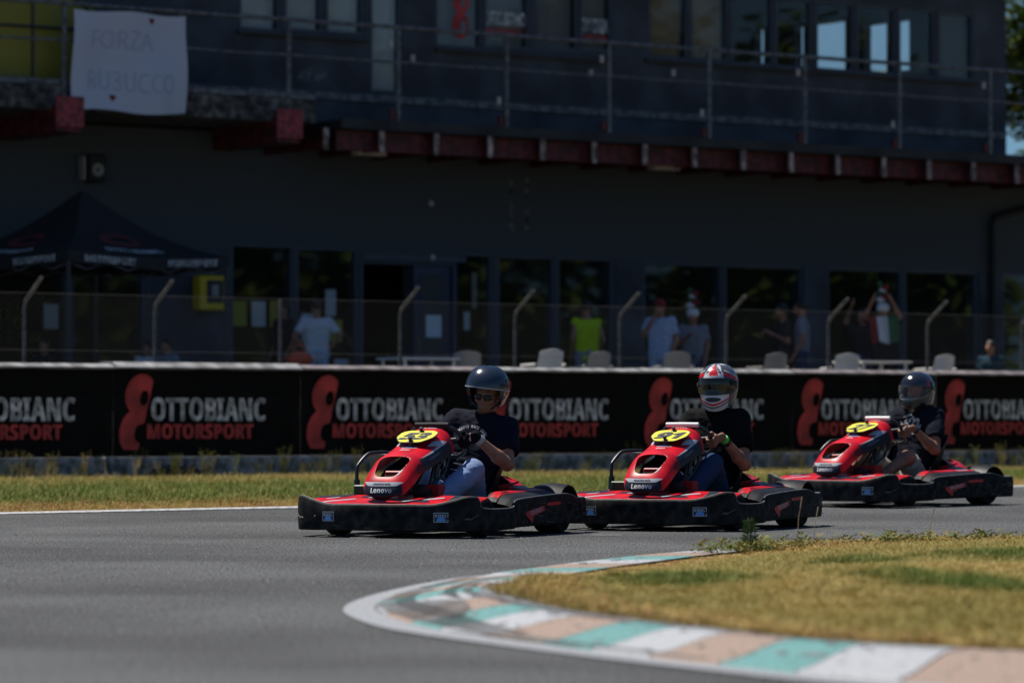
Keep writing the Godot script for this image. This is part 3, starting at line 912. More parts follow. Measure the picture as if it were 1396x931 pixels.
	m = MB.new()
	m.box(K(-0.62, 0.1, 0.2), Vector3(0.3, 0.2, 0.24), Basis.IDENTITY, 0.02)
	for i in 6: m.box(K(-0.5 - 0.02 * i, 0.24, 0.25), Vector3(0.12, 0.12, 0.006))
	var en := part("engine", m, M.dark_steel, k)
	m = MB.new()
	m.tube([K(-0.48, 0.28, 0.3), K(-0.5, 0.36, 0.3), K(-0.62, 0.4, 0.26), K(-0.74, 0.36, 0.24)], 0.016, 10)
	m.box(K(-0.46, 0.3, 0.285), Vector3(0.2, 0.012, 0.012)); m.box(K(-0.42, 0.34, 0.25), Vector3(0.06, 0.05, 0.04), Basis.IDENTITY, 0.006)
	m.tube([K(-0.4, 0.24, 0.26), K(-0.44, 0.4, 0.3), K(-0.5, 0.46, 0.27)], 0.006, 6)
	part("exhaust_pipe", m, M.bare_steel, en)
	m = MB.new(); m.box(K(-0.44, 0.22, 0.3), Vector3(0.16, 0.03, 0.05), Basis.IDENTITY, 0.006); m.tube([K(-0.4, 0.16, 0.3), K(-0.46, 0.32, 0.33), K(-0.55, 0.3, 0.34)], 0.008, 6); part("hose", m, M.red_matt, en)
	# guard hoop at the driver's right hand
	m = MB.new()
	m.tube(spline([K(0.34, -0.47, 0.26), K(0.335, -0.47, 0.42), K(0.32, -0.465, 0.46), K(0.25, -0.44, 0.52), K(0.2, -0.42, 0.535), K(0.05, -0.38, 0.535), K(0.0, -0.37, 0.5), K(-0.02, -0.37, 0.2)], 40), 0.0125, 10)
	m.tube([K(0.34, -0.47, 0.27), K(0.335, -0.47, 0.36)], 0.021, 10)
	part("guard_hoop", m, M.steel_tube, k)
	m = MB.new(); m.tube([K(0.2, -0.36, 0.52), K(0.12, -0.16, 0.52)], 0.009); part("support_rod", m, M.bare_steel, k)
	# bucket seat
	var sc := spline([Vector2(0.0, 0.19), Vector2(-0.05, 0.125), Vector2(-0.2, 0.105), Vector2(-0.34, 0.12), Vector2(-0.43, 0.2), Vector2(-0.49, 0.36), Vector2(-0.53, 0.5), Vector2(-0.56, 0.575)], 40)
	var sw := [0.17, 0.19, 0.2, 0.2, 0.205, 0.225, 0.24, 0.2]
	var sd := [0.05, 0.13, 0.17, 0.19, 0.2, 0.17, 0.09, 0.02]
	var seat := func(s: float, t: float) -> Vector3:
		var c: Vector2 = pick(sc, s)
		var tn: Vector2 = (pick(sc, minf(s + 0.03, 1.0)) - pick(sc, maxf(s - 0.03, 0.0))).normalized()
		var nn := Vector2(-tn.y, tn.x) * -1.0
		var q: float = signf(t) * pow(absf(t), 0.7)
		var dd: float = pick(sd, s) * pow(absf(t), 3.0)
		var flare: float = pick(sw, s) * (sin(clampf(absf(t) * 1.25, 0, 1) * PI / 2))
		c += nn * dd
		return K(c.x, signf(t) * flare * (1.0 + 0.12 * maxf(absf(t) - 0.8, 0.0) * 5.0), c.y)
	m = MB.new(); m.patch(seat, 0, 1, 30, -1, 1, 30, func(s):
		var c: Vector2 = pick(sc, s)
		return K(c.x + 0.12, 0, c.y + 0.2), null, 0.0, 0.009)
	part("bucket_seat", m, M.seat_black, k)
	# steering wheel: a squared rim with a pale flat top
	var W := K(0.73, 0, 0.68).normalized()
	var hub := K(0.06, 0, 0.615)
	var rim := []
	for i in 48:
		var a := TAU * i / 48
		rim.append(hub + K(0, 1, 0) * signf(cos(a)) * pow(absf(cos(a)), 0.7) * 0.172 + W * signf(sin(a)) * pow(absf(sin(a)), 0.7) * 0.15)
	m = MB.new(); m.tube(rim, 0.0155, 10, true)
	var whl := part("steering_wheel", m, M.steel_tube, k)
	m = MB.new()
	m.tube([hub + W * 0.152 + K(0, -0.12, 0), hub + W * 0.154, hub + W * 0.152 + K(0, 0.12, 0)], 0.0185, 10)
	part("rim_top", m, M.rim_pale if number != "53" else M.tyre, whl)
	m = MB.new()
	for a in [0.15, PI - 0.15, -PI / 2]: m.tube([hub, hub + K(0, 1, 0) * cos(a) * 0.165 + W * sin(a) * 0.15], 0.011, 6)
	m.lathe([Vector2(0, 0.02), Vector2(0.03, 0.018), Vector2(0.035, -0.01), Vector2(0.02, -0.03)], hub, K(-0.68, 0, 0.73).normalized(), 16)
	part("wheel_spoke", m, M.dark_steel, whl)
	return k

# ---------------------------------------------------------------- drivers
func hand(F: Field, G: Vector3, axis: Vector3, out: Vector3, back: Vector3, wrist: Vector3, fat: float, k := 0.006) -> void:
	var r := 0.0096 * fat
	var kn := G + out * 0.036 + back * 0.018
	F.cap(wrist, kn - axis * 0.004, 0.021 * fat, 0.013 * fat, 0.012, 0, axis, 0.014, 0.031)
	var spans := [0.033, 0.011, -0.011, -0.031]
	var lens := [0.93, 1.0, 0.95, 0.8]
	for i in 4:
		var o: Vector3 = axis * spans[i]
		var l: float = lens[i]
		var a := kn + o
		var b := G + o + out * 0.029 * l - back * 0.027 * l
		var c := G + o - out * 0.012 * l - back * 0.029 * l
		var e := G + o * 0.97 - out * 0.027 * l - back * 0.006 * l
		F.cap(a, b, r * 1.08, r, k)
		F.cap(b, c, r, r * 0.93, k)
		F.cap(c, e, r * 0.93, r * 0.82, k)
	var t0 := wrist.lerp(G + axis * 0.03, 0.45) + axis * 0.012
	var t1 := G + axis * 0.052 + back * 0.026 + out * 0.012
	var t2 := G + axis * 0.05 + back * 0.024 - out * 0.016
	F.cap(t0, t1, r * 1.35, r * 1.15, 0.008)
	F.cap(t1, t2, r * 1.12, r * 0.9, k)
func head_basis(yaw: float, pitch: float, roll: float) -> Basis:   # looks along -Z, kart axes
	return Basis(Vector3.UP, yaw) * Basis(Vector3.RIGHT, pitch) * Basis(Vector3.BACK, roll)
func face(F: Field, c: Vector3, b: Basis) -> void:
	F.ell(c + b * Vector3(0, 0.035, 0.012), Vector3(0.075, 0.09, 0.092), b, 0.02)
	F.ell(c + b * Vector3(0, -0.035, -0.02), Vector3(0.062, 0.075, 0.068), b, 0.03)
	F.ell(c + b * Vector3(0, -0.085, -0.055), Vector3(0.034, 0.028, 0.028), b, 0.03)
	F.cap(c + b * Vector3(-0.035, 0.022, -0.078), c + b * Vector3(0.035, 0.022, -0.078), 0.012, 0.012, 0.015)
	for s in [-1.0, 1.0]:
		F.ell(c + b * Vector3(0.032 * s, 0.0, -0.092), Vector3(0.016, 0.011, 0.014), b, 0.01, true)
		F.ell(c + b * Vector3(0.032 * s, 0.0, -0.078), Vector3(0.014, 0.012, 0.012), b, 0.004)
		F.ell(c + b * Vector3(0.045 * s, -0.03, -0.066), Vector3(0.02, 0.016, 0.018), b, 0.02)
		F.ell(c + b * Vector3(0.078 * s, -0.005, 0.01), Vector3(0.008, 0.03, 0.018), b, 0.008)
		F.ell(c + b * Vector3(0.011 * s, -0.035, -0.098), Vector3(0.009, 0.008, 0.01), b, 0.008)
	F.cap(c + b * Vector3(0, 0.012, -0.088), c + b * Vector3(0, -0.032, -0.112), 0.009, 0.012, 0.014)
	F.cap(c + b * Vector3(-0.018, -0.063, -0.084), c + b * Vector3(0.018, -0.063, -0.084), 0.008, 0.008, 0.008)
	F.cap(c + b * Vector3(-0.015, -0.075, -0.081), c + b * Vector3(0.015, -0.075, -0.081), 0.009, 0.009, 0.008)
	F.ell(c + b * Vector3(0, -0.069, -0.096), Vector3(0.022, 0.0022, 0.008), b, 0.004, true)
func dome(az: float, el: float, chin: float) -> Vector3:
	var d := Vector3(sin(az) * cos(el), sin(el), -cos(az) * cos(el))
	var fr := 0.158 if d.z < 0.0 else 0.152
	var low := smoothstep(-0.1, -0.7, el)
	fr += chin * low * maxf(cos(az), 0.0)
	var r := Vector3(0.128 - 0.012 * low, 0.142 + (0.03 if chin == 0.0 else 0.085) * low, fr)
	var p := 2.25
	var q := pow(pow(absf(d.x / r.x), p) + pow(absf(d.y / r.y), p) + pow(absf(d.z / r.z), p), -1.0 / p)
	return d * q
func make_helmet(P: Node3D, c: Vector3, b: Basis, kind: String) -> void:
	var xf := Transform3D(b, c)
	var chin := 0.0 if kind == "open" else 0.03
	var surf := func(s: float, t: float) -> Vector3: return xf * (dome(t, s, chin) * 1.07)
	var ref := func(_s): return c
	var lowest := func(t: float) -> float: return (-0.82 if kind == "open" else -0.9) + 0.14 * (1.0 - cos(t)) * 0.5
	var port := func(s: float, t: float) -> float:
		if kind == "open": return maxf(absf(t) / 1.02 - 1.0, (s - 0.26 + 0.12 * t * t) / 0.3)
		return pow(absf(t) / 1.2, 4.0) + pow((s + 0.02) / 0.31, 4.0) - 1.0
	var m := MB.new()
	m.patch(surf, -0.93, 1.57, 56, -PI, PI, 96, ref, func(s, t): return minf(port.call(s, t) * 0.5, s - lowest.call(t)), 0.0, 0.022)
	var base: Material = {"open": M.helmet_black, "race": M.helmet_white, "dark": M.helmet_black}[kind]
	var hm := part("helmet", m, base, P)
	m = MB.new(); m.patch(surf, -0.93, 1.57, 90, -PI, PI, 150, ref, func(s, t):
		var f: float = port.call(s, t)
		return minf(minf(f, (0.22 if kind != "open" else 0.07) - f), s - lowest.call(t)), 0.0035)
	part("port_seal", m, M.helmet_grey if kind == "open" else M.ink, hm)
	if kind == "open":
		m = MB.new(); m.patch(surf, -0.1, 1.5, 40, -1.6, 1.6, 70, ref, func(s, t): return minf(s - 0.22 + 0.2 * (1.0 - cos(t)) * 1.1, 1.32 - 0.1 * absf(t) - s + 0.0 * t), 0.011, 0.004)
		part("visor", m, M.visor_blue, hm)
		m = MB.new(); m.patch(surf, -0.15, 0.8, 40, -1.7, 1.7, 70, ref, func(s, t):
			var e: float = s - 0.22 + 0.2 * (1.0 - cos(t)) * 1.1
			return minf(e + 0.018, 0.022 - e), 0.0125, 0.003)
		part("visor_edge", m, M.sticker_silver, hm)
		for sg in [-1.0, 1.0]:
			m = MB.new(); m.lathe([Vector2(0, 0.016), Vector2(0.02, 0.015), Vector2(0.026, 0.008), Vector2(0.028, -0.01)], xf * Vector3(0.122 * sg, 0.012, -0.02), b * Vector3(sg, 0, 0), 16); part("visor_hinge", m, M.bare_steel, hm)
		m = MB.new()
		m.tube(spline([xf * Vector3(-0.09, -0.07, -0.03), xf * Vector3(-0.06, -0.115, -0.055), xf * Vector3(0, -0.135, -0.06), xf * Vector3(0.06, -0.115, -0.055), xf * Vector3(0.09, -0.07, -0.03)], 20), 0.007, 6)
		part("chin_strap", m, M.ink, hm)
	else:
		var vm: Material = M.visor_dark if kind == "race" else M.visor_clear
		m = MB.new(); m.patch(surf, -0.4, 0.4, 40, -1.4, 1.4, 80, ref, func(s, t): return -(pow(absf(t) / 1.27, 4.0) + pow((s + 0.02) / 0.345, 4.0) - 1.0), 0.006, 0.003)
		part("visor", m, vm, hm)
		for sg in [-1.0, 1.0]:
			m = MB.new(); m.lathe([Vector2(0, 0.011), Vector2(0.018, 0.01), Vector2(0.024, 0.005), Vector2(0.025, -0.01)], xf * (dome(1.33 * sg, -0.02, chin) * 1.07), b * Vector3(sg, 0, 0), 16); part("visor_hinge", m, M.dark_steel, hm)
		m = MB.new(); m.patch(surf, -0.8, -0.3, 20, -0.5, 0.5, 30, ref, func(s, t): return 1.0 - pow(t / 0.34, 2.0) - pow((s + 0.5) / 0.07, 2.0), 0.002)
		part("chin_vent", m, M.ink, hm)
		if kind == "race":
			var paint := func(called: String, mm: Material, f: Callable, off: float) -> void:
				var q := MB.new()
				q.patch(surf, -0.93, 1.57, 110, -PI, PI, 200, ref, func(s, t): return minf(minf(f.call(s, absf(t)), port.call(s, t) * 0.3), s - lowest.call(t)), off)
				part(called, q, mm, hm)
			paint.call("helmet_graphic", M.helmet_grey, func(s, t): return maxf(minf(t - 0.42 - 0.5 * maxf(0.8 - s, 0.0) * 0.4, minf(1.15 - s, s - 0.3)), minf(t - 0.75, 0.35 - s)), 0.0015)
			paint.call("helmet_graphic", M.helmet_red, func(s, t): return minf((0.2 - t) - (s - 0.55) * 0.28, minf(s - 0.42, 1.1 - s)), 0.0022)
			paint.call("helmet_graphic", M.helmet_red, func(s, t): return minf(0.085 - absf(s - 0.46 + 0.16 * (t - 0.7)), minf(t - 0.5, 2.2 - t)), 0.003)
			paint.call("helmet_graphic", M.helmet_red, func(s, t): return minf(0.03 - absf(s + 0.5 + 0.16 * (1.0 - t)), 1.3 - t), 0.0022)
			paint.call("helmet_graphic", M.helmet_red, func(s, t): return minf(0.02 - absf(s - 0.25 + 0.22 * (t - 1.3)), minf(t - 1.25, 2.4 - t)), 0.003)
			paint.call("helmet_graphic", M.helmet_grey, func(s, t): return minf(0.022 - absf(s + 0.6 + 0.16 * (1.0 - t)), 1.3 - t), 0.003)
			paint.call("helmet_graphic", M.helmet_grey, func(s, t): return minf(folds.get_noise_2d(t * 38.0 + 9.0, s * 60.0) - 0.12, minf(0.62 - t, s - 0.5)), 0.0018)
			paint.call("helmet_graphic", M.sticker_white, func(s, t): return minf(0.02 - absf(s - 0.62 + 0.3 * (t - 0.8)), minf(t - 0.55, 1.7 - t)), 0.0036)
			paint.call("helmet_graphic", M.helmet_grey, func(s, t): return minf(-0.28 - s, t - 0.75 - 0.5 * (s + 0.9)), 0.0014)
			m = MB.new(); m.mapped(text2d("SHOEI", "heavy", 0.018, 0.09), func(p):
				var q: Vector3 = surf.call(0.385 + p.y / 0.15, p.x / 0.15)
				var o := (q - c).normalized()
				return [q + o * 0.005, o]); part("helmet_lettering", m, M.sticker_white, hm)
		else:
			m = MB.new(); m.patch(surf, 0.1, 0.8, 40, 0.8, 1.8, 40, ref, func(s, t): return minf(0.1 - absf(t - 1.35 - 0.3 * (s - 0.4)), 0.22 - absf(s - 0.42)), 0.002)
			m.patch(surf, 0.1, 0.8, 40, -1.8, -0.8, 40, ref, func(s, t): return minf(0.1 - absf(-t - 1.35 - 0.3 * (s - 0.4)), 0.22 - absf(s - 0.42)), 0.002)
			part("helmet_graphic", m, M.helmet_red, hm)
			m = MB.new(); m.patch(surf, -0.8, 0.2, 60, -1.5, 1.5, 90, ref, func(s, t):
				var f: float = port.call(s, t)
				return minf(0.16 - absf(f - 0.36), -s - 0.05), 0.004); part("port_seal", m, M.strap_grey, hm)

# cfg keys are kart-space (u, v, h) joints
func make_driver(at: Node3D, label: String, g: Dictionary) -> Node3D:
	var P := thing("person", label, "person", at.position, at.rotation.y, "kart drivers")
	var J := {}
	for key in g.j: J[key] = K(g.j[key][0], g.j[key][1], g.j[key][2])
	var hb := head_basis(g.look[0], g.look[1], g.look[2])
	var skin: Material = M[g.skin]
	# one skin surface: head, neck, arms, hands, and bare legs where shown
	var body := MB.new()
	var F := Field.new(J.head - Vector3.ONE * 0.16, J.head + Vector3.ONE * 0.16, 0.0055)
	face(F, J.head + hb * Vector3(0, -0.01, 0), hb)
	F.cap(J.head + hb * Vector3(0, -0.06, 0.03), J.neck, 0.058, 0.06, 0.03)
	F.into(body)
	for s in ["l", "r"]:
		var sg := 1.0 if s == "l" else -1.0
		var axis := K(0.73, 0, 0.68).normalized()
		var out := K(0, sg, 0)
		var back := K(-0.68, 0, 0.73).normalized()
		var G: Vector3 = K(0.06, 0, 0.615) + out * 0.168 + axis * g.grip
		var el: Vector3 = J["el" + s]
		var wr: Vector3 = G + out * 0.04 + back * 0.062 + (el - G).normalized() * 0.04
		var lo := Vector3(minf(el.x, G.x), minf(el.y, G.y), minf(el.z, G.z)) - Vector3.ONE * 0.1
		var hi := Vector3(maxf(el.x, G.x), maxf(el.y, G.y), maxf(el.z, G.z)) + Vector3.ONE * 0.1
		var hf := Field.new(G - Vector3.ONE * 0.13, G + Vector3.ONE * 0.13, 0.004)
		hand(hf, G, axis, out, back, wr, 1.0)
		hf.cap(wr, wr.lerp(el, 0.2), 0.0235, 0.027, 0.012)
		hf.into(body)
		var A := Field.new(lo.min(J["sh" + s] - Vector3.ONE * 0.1), hi.max(J["sh" + s] + Vector3.ONE * 0.1), 0.0085)
		A.cap(J["sh" + s], el, 0.055, 0.043, 0.02)
		var mid := el.lerp(wr, 0.3) + Vector3(0, -0.006, 0)
		A.cap(el, mid, 0.042, 0.045, 0.02)
		A.cap(mid, wr, 0.044, 0.0245, 0.02)
		A.into(body)
		if g.has("glove"):
			var gm := MB.new()
			var gf := Field.new(G - Vector3.ONE * 0.13, G + Vector3.ONE * 0.13, 0.004)
			hand(gf, G, axis, out, back, wr, 1.28, 0.004)
			gf.cap(wr, wr.lerp(el, 0.1), 0.03, 0.032, 0.01, 1)
			gf.into(gm)
			var gn := part("glove", gm, M[g.glove], P)
			gm = MB.new()
			gm.tube([wr.lerp(el, 0.085), wr.lerp(el, 0.18)], 0.0345, 16)
			part("wrist_strap", gm, M.strap_grey, gn)
			gm = MB.new()
			gm.ball(G + out * 0.049 + back * 0.034, Vector3(0.008, 0.03, 0.03), Basis(axis.cross(back).normalized(), axis, back).orthonormalized(), 8)
			part("glove_print", gm, M.pink_print, gn)
		if s == "l" and g.has("bands"):
			var q := 0.06
			for bn in g.bands:
				var bm := MB.new()
				var ra := lerpf(0.0275, 0.044, q * 1.2)
				bm.tube([wr.lerp(el, q), wr.lerp(el, q + 0.035), wr.lerp(el, q + 0.07)], [ra + 0.002, ra + 0.004, ra + 0.004], 18)
				part("wrist_band", bm, M[bn], P)
				q += 0.1
	if g.has("shorts"):
		for s in ["l", "r"]:
			var kn: Vector3 = J["kn" + s]
			var an: Vector3 = J["an" + s]
			var lo := kn.min(an).min(J["hip" + s]) - Vector3.ONE * 0.11
			var hi := kn.max(an).max(J["hip" + s]) + Vector3.ONE * 0.11
			var A := Field.new(lo, hi, 0.009)
			A.cap(J["hip" + s], kn, 0.08, 0.054, 0.03)
			A.cap(kn, an, 0.05, 0.033, 0.03)
			A.cap(kn.lerp(an, 0.1) + Vector3(0, -0.02, 0), kn.lerp(an, 0.5) + Vector3(0, -0.018, 0), 0.042, 0.036, 0.03)
			A.into(body)
	part("body", body, skin, P)
	if g.helmet == "open":
		var e := MB.new()
		var xf := Transform3D(hb, J.head + hb * Vector3(0, -0.01, 0))
		for s in [-1.0, 1.0]: e.ball(xf * Vector3(0.034 * s, -0.004, -0.098), Vector3(0.031, 0.021, 0.009), hb * Basis(Vector3.UP, -0.28 * s), 9)
		e.tube([xf * Vector3(-0.016, 0.006, -0.108), xf * Vector3(0.016, 0.006, -0.108)], 0.004, 6)
		for s in [-1.0, 1.0]: e.tube([xf * Vector3(0.062 * s, 0.008, -0.09), xf * Vector3(0.082 * s, 0.008, 0.0)], 0.0035, 6)
		part("sunglasses", e, M.lens_black, P)
	else:
		var e := MB.new()
		var xf := Transform3D(hb, J.head + hb * Vector3(0, -0.01, 0))
		for s in [-1.0, 1.0]: e.ball(xf * Vector3(0.032 * s, 0.0, -0.0805), Vector3(0.0125, 0.0075, 0.01), hb, 8)
		part("eye", e, M.ink, P)
	var lp := MB.new()
	var lx := Transform3D(hb, J.head + hb * Vector3(0, -0.01, 0))
	lp.ball(lx * Vector3(0, -0.0645, -0.0885), Vector3(0.02, 0.0035, 0.005), hb, 8)
	lp.ball(lx * Vector3(0, -0.0745, -0.0875), Vector3(0.018, 0.004, 0.005), hb, 8)
	part("lips", lp, M.lip, P)
	make_helmet(P, J.head + hb * Vector3(0, 0.028, 0.01), hb, g.helmet)
	# shirt
	var across: Vector3 = (J.shl - J.shr).normalized()
	var S := Field.new(Vector3(-0.5, 0.05, -0.15), Vector3(0.45, 0.92, 0.75), 0.0115)
	var pel: Vector3 = J.pel
	var ch: Vector3 = J.chest
	S.cap(pel, ch, 0.112, 0.115, 0.05, 0, across, 0.06, 0.085)
	var top: Vector3 = (J.shl + J.shr) * 0.5
	S.cap(ch, top + Vector3(0, -0.03, 0), 0.11, 0.078, 0.06, 0, across, 0.09, 0.1)
	S.cap(top + Vector3(0, -0.02, 0), J.neck + Vector3(0, -0.025, 0), 0.09, 0.068, 0.06)
	for s in ["l", "r"]:
		var sh: Vector3 = J["sh" + s]
		var el: Vector3 = J["el" + s]
		S.cap(top.lerp(sh, 0.5), sh, 0.08, 0.076, 0.05)
		S.cap(sh, sh.lerp(el, 0.5), 0.078, 0.077, 0.03)
		S.cap(sh.lerp(el, 0.4), sh.lerp(el, 0.68), 0.076, 0.079, 0.02, 1)
	S.ell(J.neck + Vector3(0, 0.055, -0.03), Vector3(0.075, 0.06, 0.085), Basis.IDENTITY, 0.02, true)
	m_shirt(P, S, g, J, across)
	# trousers
	var T := Field.new(Vector3(-0.45, 0.02, -0.68), Vector3(0.45, 0.62, 0.45), 0.0115)
	T.cap(pel + Vector3(0, -0.02, 0), J.hipl, 0.125, 0.1, 0.04)
	T.cap(pel + Vector3(0, -0.02, 0), J.hipr, 0.125, 0.1, 0.04)
	for s in ["l", "r"]:
		var hp: Vector3 = J["hip" + s]
		var kn: Vector3 = J["kn" + s]
		var an: Vector3 = J["an" + s]
		if g.has("shorts"):
			T.cap(hp, hp.lerp(kn, 0.6), 0.1, 0.088, 0.04)
			T.cap(hp.lerp(kn, 0.5), hp.lerp(kn, 0.86), 0.088, 0.088, 0.02, 1)
		else:
			T.cap(hp, kn, 0.098, 0.071, 0.04)
			T.cap(kn, an, 0.069, 0.056, 0.025)
			T.cap(kn.lerp(an, 0.15) + Vector3(0, -0.025, 0), kn.lerp(an, 0.6) + Vector3(0, -0.02, 0), 0.06, 0.055, 0.04)
	var tm := MB.new()
	T.into(tm, folds, 0.006)
	part("shorts" if g.has("shorts") else "jeans", tm, M[g.trousers], P)
	for s in ["l", "r"]:
		var an: Vector3 = J["an" + s]
		var sg := 1.0 if s == "l" else -1.0
		var Z := Field.new(an - Vector3(0.15, 0.15, 0.35), an + Vector3(0.15, 0.2, 0.12), 0.009)
		var toe := an + K(0.2, 0.01 * sg, 0.08)
		Z.cap(an, an + K(0.02, 0, -0.045), 0.047, 0.045, 0.02)
		Z.cap(an + K(0.0, 0, -0.05), toe, 0.042, 0.04, 0.03, 0, Vector3.RIGHT, 0.004, 0.014)
		var zm := MB.new()
		Z.into(zm)
		part("shoe", zm, M.dark_cloth, P)
	return P
func m_shirt(P: Node3D, S: Field, g: Dictionary, J: Dictionary, across: Vector3) -> void:
	var sm := MB.new()
	S.into(sm, folds, 0.0065)
	var sn := part("shirt", sm, M[g.shirt], P)
	# chest print laid on the cloth
	var up: Vector3 = (J.neck - J.chest).normalized()
	var fwd := across.cross(up).normalized()
	if fwd.dot(K(1, 0, 0)) < 0.0: fwd = -fwd
	var c: Vector3 = J.chest.lerp(J.neck, g.get("print_at", 0.45))
	var lay := func(p: Vector2) -> Array:
		var q: Vector3 = c + across * p.x * g.get("print_flip", 1.0) + up * p.y + fwd * 0.3
		for i in 60:
			var d := S.at(q)
			if d < 0.004: break
			q -= fwd * clampf(d * 0.7, 0.002, 0.015)
		var n := S.grad(q)
		return [q + n * 0.007, n]
	if g.has("arc"):
		var m := MB.new()
		var text: String = g.arc
		for i in text.length():
			if text[i] == " ": continue
			var a: float = lerpf(0.95, -0.95, float(i) / (text.length() - 1))
			var t := shifted(text2d(text[i], "sans", 0.02), Vector2.ZERO, a)
			m.mapped(shifted(t, Vector2(-sin(a) * 0.125, cos(a) * 0.1 - 0.075)), lay)
		m.mapped(shifted(text2d("EST. 1968", "plain", 0.009), Vector2(0.0, -0.05)), lay)
		part("shirt_lettering", m, M.print_white, sn)
	if g.has("blob"):
		var m := MB.new()
		m.mapped(shape2d(func(x, y): return folds.get_noise_2d(x * 190, y * 190) > 0.02 and x * x / 0.012 + y * y / 0.008 < 1.0, -0.11, 0.11, -0.09, 0.09, 50, 40), lay)
		part("shirt_print", m, M.print_white, sn)
	if g.has("stripes"):
		var m := MB.new()
		for i in 4: m.mapped(shape2d(func(_x, _y): return true, -0.06, 0.13, -0.2 - 0.045 * i, -0.194 - 0.045 * i, 24, 1), lay)
		part("shirt_stripe", m, M.grey_cloth, sn)

# ---------------------------------------------------------------- the ground, the track and its kerb
func rise(z: float) -> float: return 0.05 * smoothstep(27.0, 31.0, -z)
const FAR_EDGE := [Vector2(-40, -14.0), Vector2(-22, -21.5), Vector2(-14, -24.6), Vector2(-8, -27.2), Vector2(-3.95, -29.03), Vector2(-1.69, -30.27), Vector2(0.9, -32.7), Vector2(3.2, -36.2), Vector2(5.37, -39.8), Vector2(7.6, -44.4), Vector2(10, -50)]
const KERB_OUT := [Vector2(4.6, -24.3), Vector2(3.19, -23.5), Vector2(2.3, -22.95), Vector2(1.62, -22.15), Vector2(1.13, -21.45), Vector2(0.73, -20.72), Vector2(0.36, -19.75), Vector2(0.02, -18.65), Vector2(-0.32, -17.5), Vector2(-0.52, -16.5), Vector2(-0.64, -15.55), Vector2(-0.665, -14.8), Vector2(-0.6, -14.15), Vector2(-0.47, -13.5), Vector2(-0.3, -13.0), Vector2(-0.06, -12.45), Vector2(0.22, -11.85), Vector2(0.56, -11.2), Vector2(0.9, -10.62), Vector2(1.4, -10.05), Vector2(2.2, -9.55), Vector2(3.4, -9.1)]
const KERB_IN := [Vector2(4.7, -23.7), Vector2(3.2, -22.95), Vector2(2.45, -22.45), Vector2(1.8, -21.75), Vector2(1.4, -21.1), Vector2(1.1, -20.4), Vector2(0.8, -19.5), Vector2(0.48, -18.5), Vector2(0.22, -17.4), Vector2(0.06, -16.4), Vector2(-0.02, -15.6), Vector2(-0.01, -15.1), Vector2(0.06, -14.7), Vector2(0.18, -14.1), Vector2(0.32, -13.6), Vector2(0.5, -13.1), Vector2(0.72, -12.55), Vector2(1.0, -11.95), Vector2(1.3, -11.6), Vector2(1.75, -11.25), Vector2(2.5, -10.85), Vector2(3.6, -10.4)]
func kerb_point(f: float, t: float) -> Vector3:
	var a: Vector2 = pick(kerb_o, f)
	var b: Vector2 = pick(kerb_i, f)
	var p := a.lerp(b, t)
	var h := 0.006
	if t > 0.2: h = lerpf(0.014, 0.06, smoothstep(0.2, 0.75, t))
	if t > 0.84: h = lerpf(0.062, 0.052, smoothstep(0.38, 0.42, f))
	if t > 0.2: h = lerpf(0.016 + 0.012 * t, h, smoothstep(0.34, 0.46, f))
	return Vector3(p.x, h, p.y)
var kerb_o := []
var kerb_i := []
func far_edge(x: float) -> float:
	for i in FAR_EDGE.size() - 1:
		if x <= FAR_EDGE[i + 1].x:
			return lerpf(FAR_EDGE[i].y, FAR_EDGE[i + 1].y, (x - FAR_EDGE[i].x) / (FAR_EDGE[i + 1].x - FAR_EDGE[i].x))
	return FAR_EDGE[-1].y
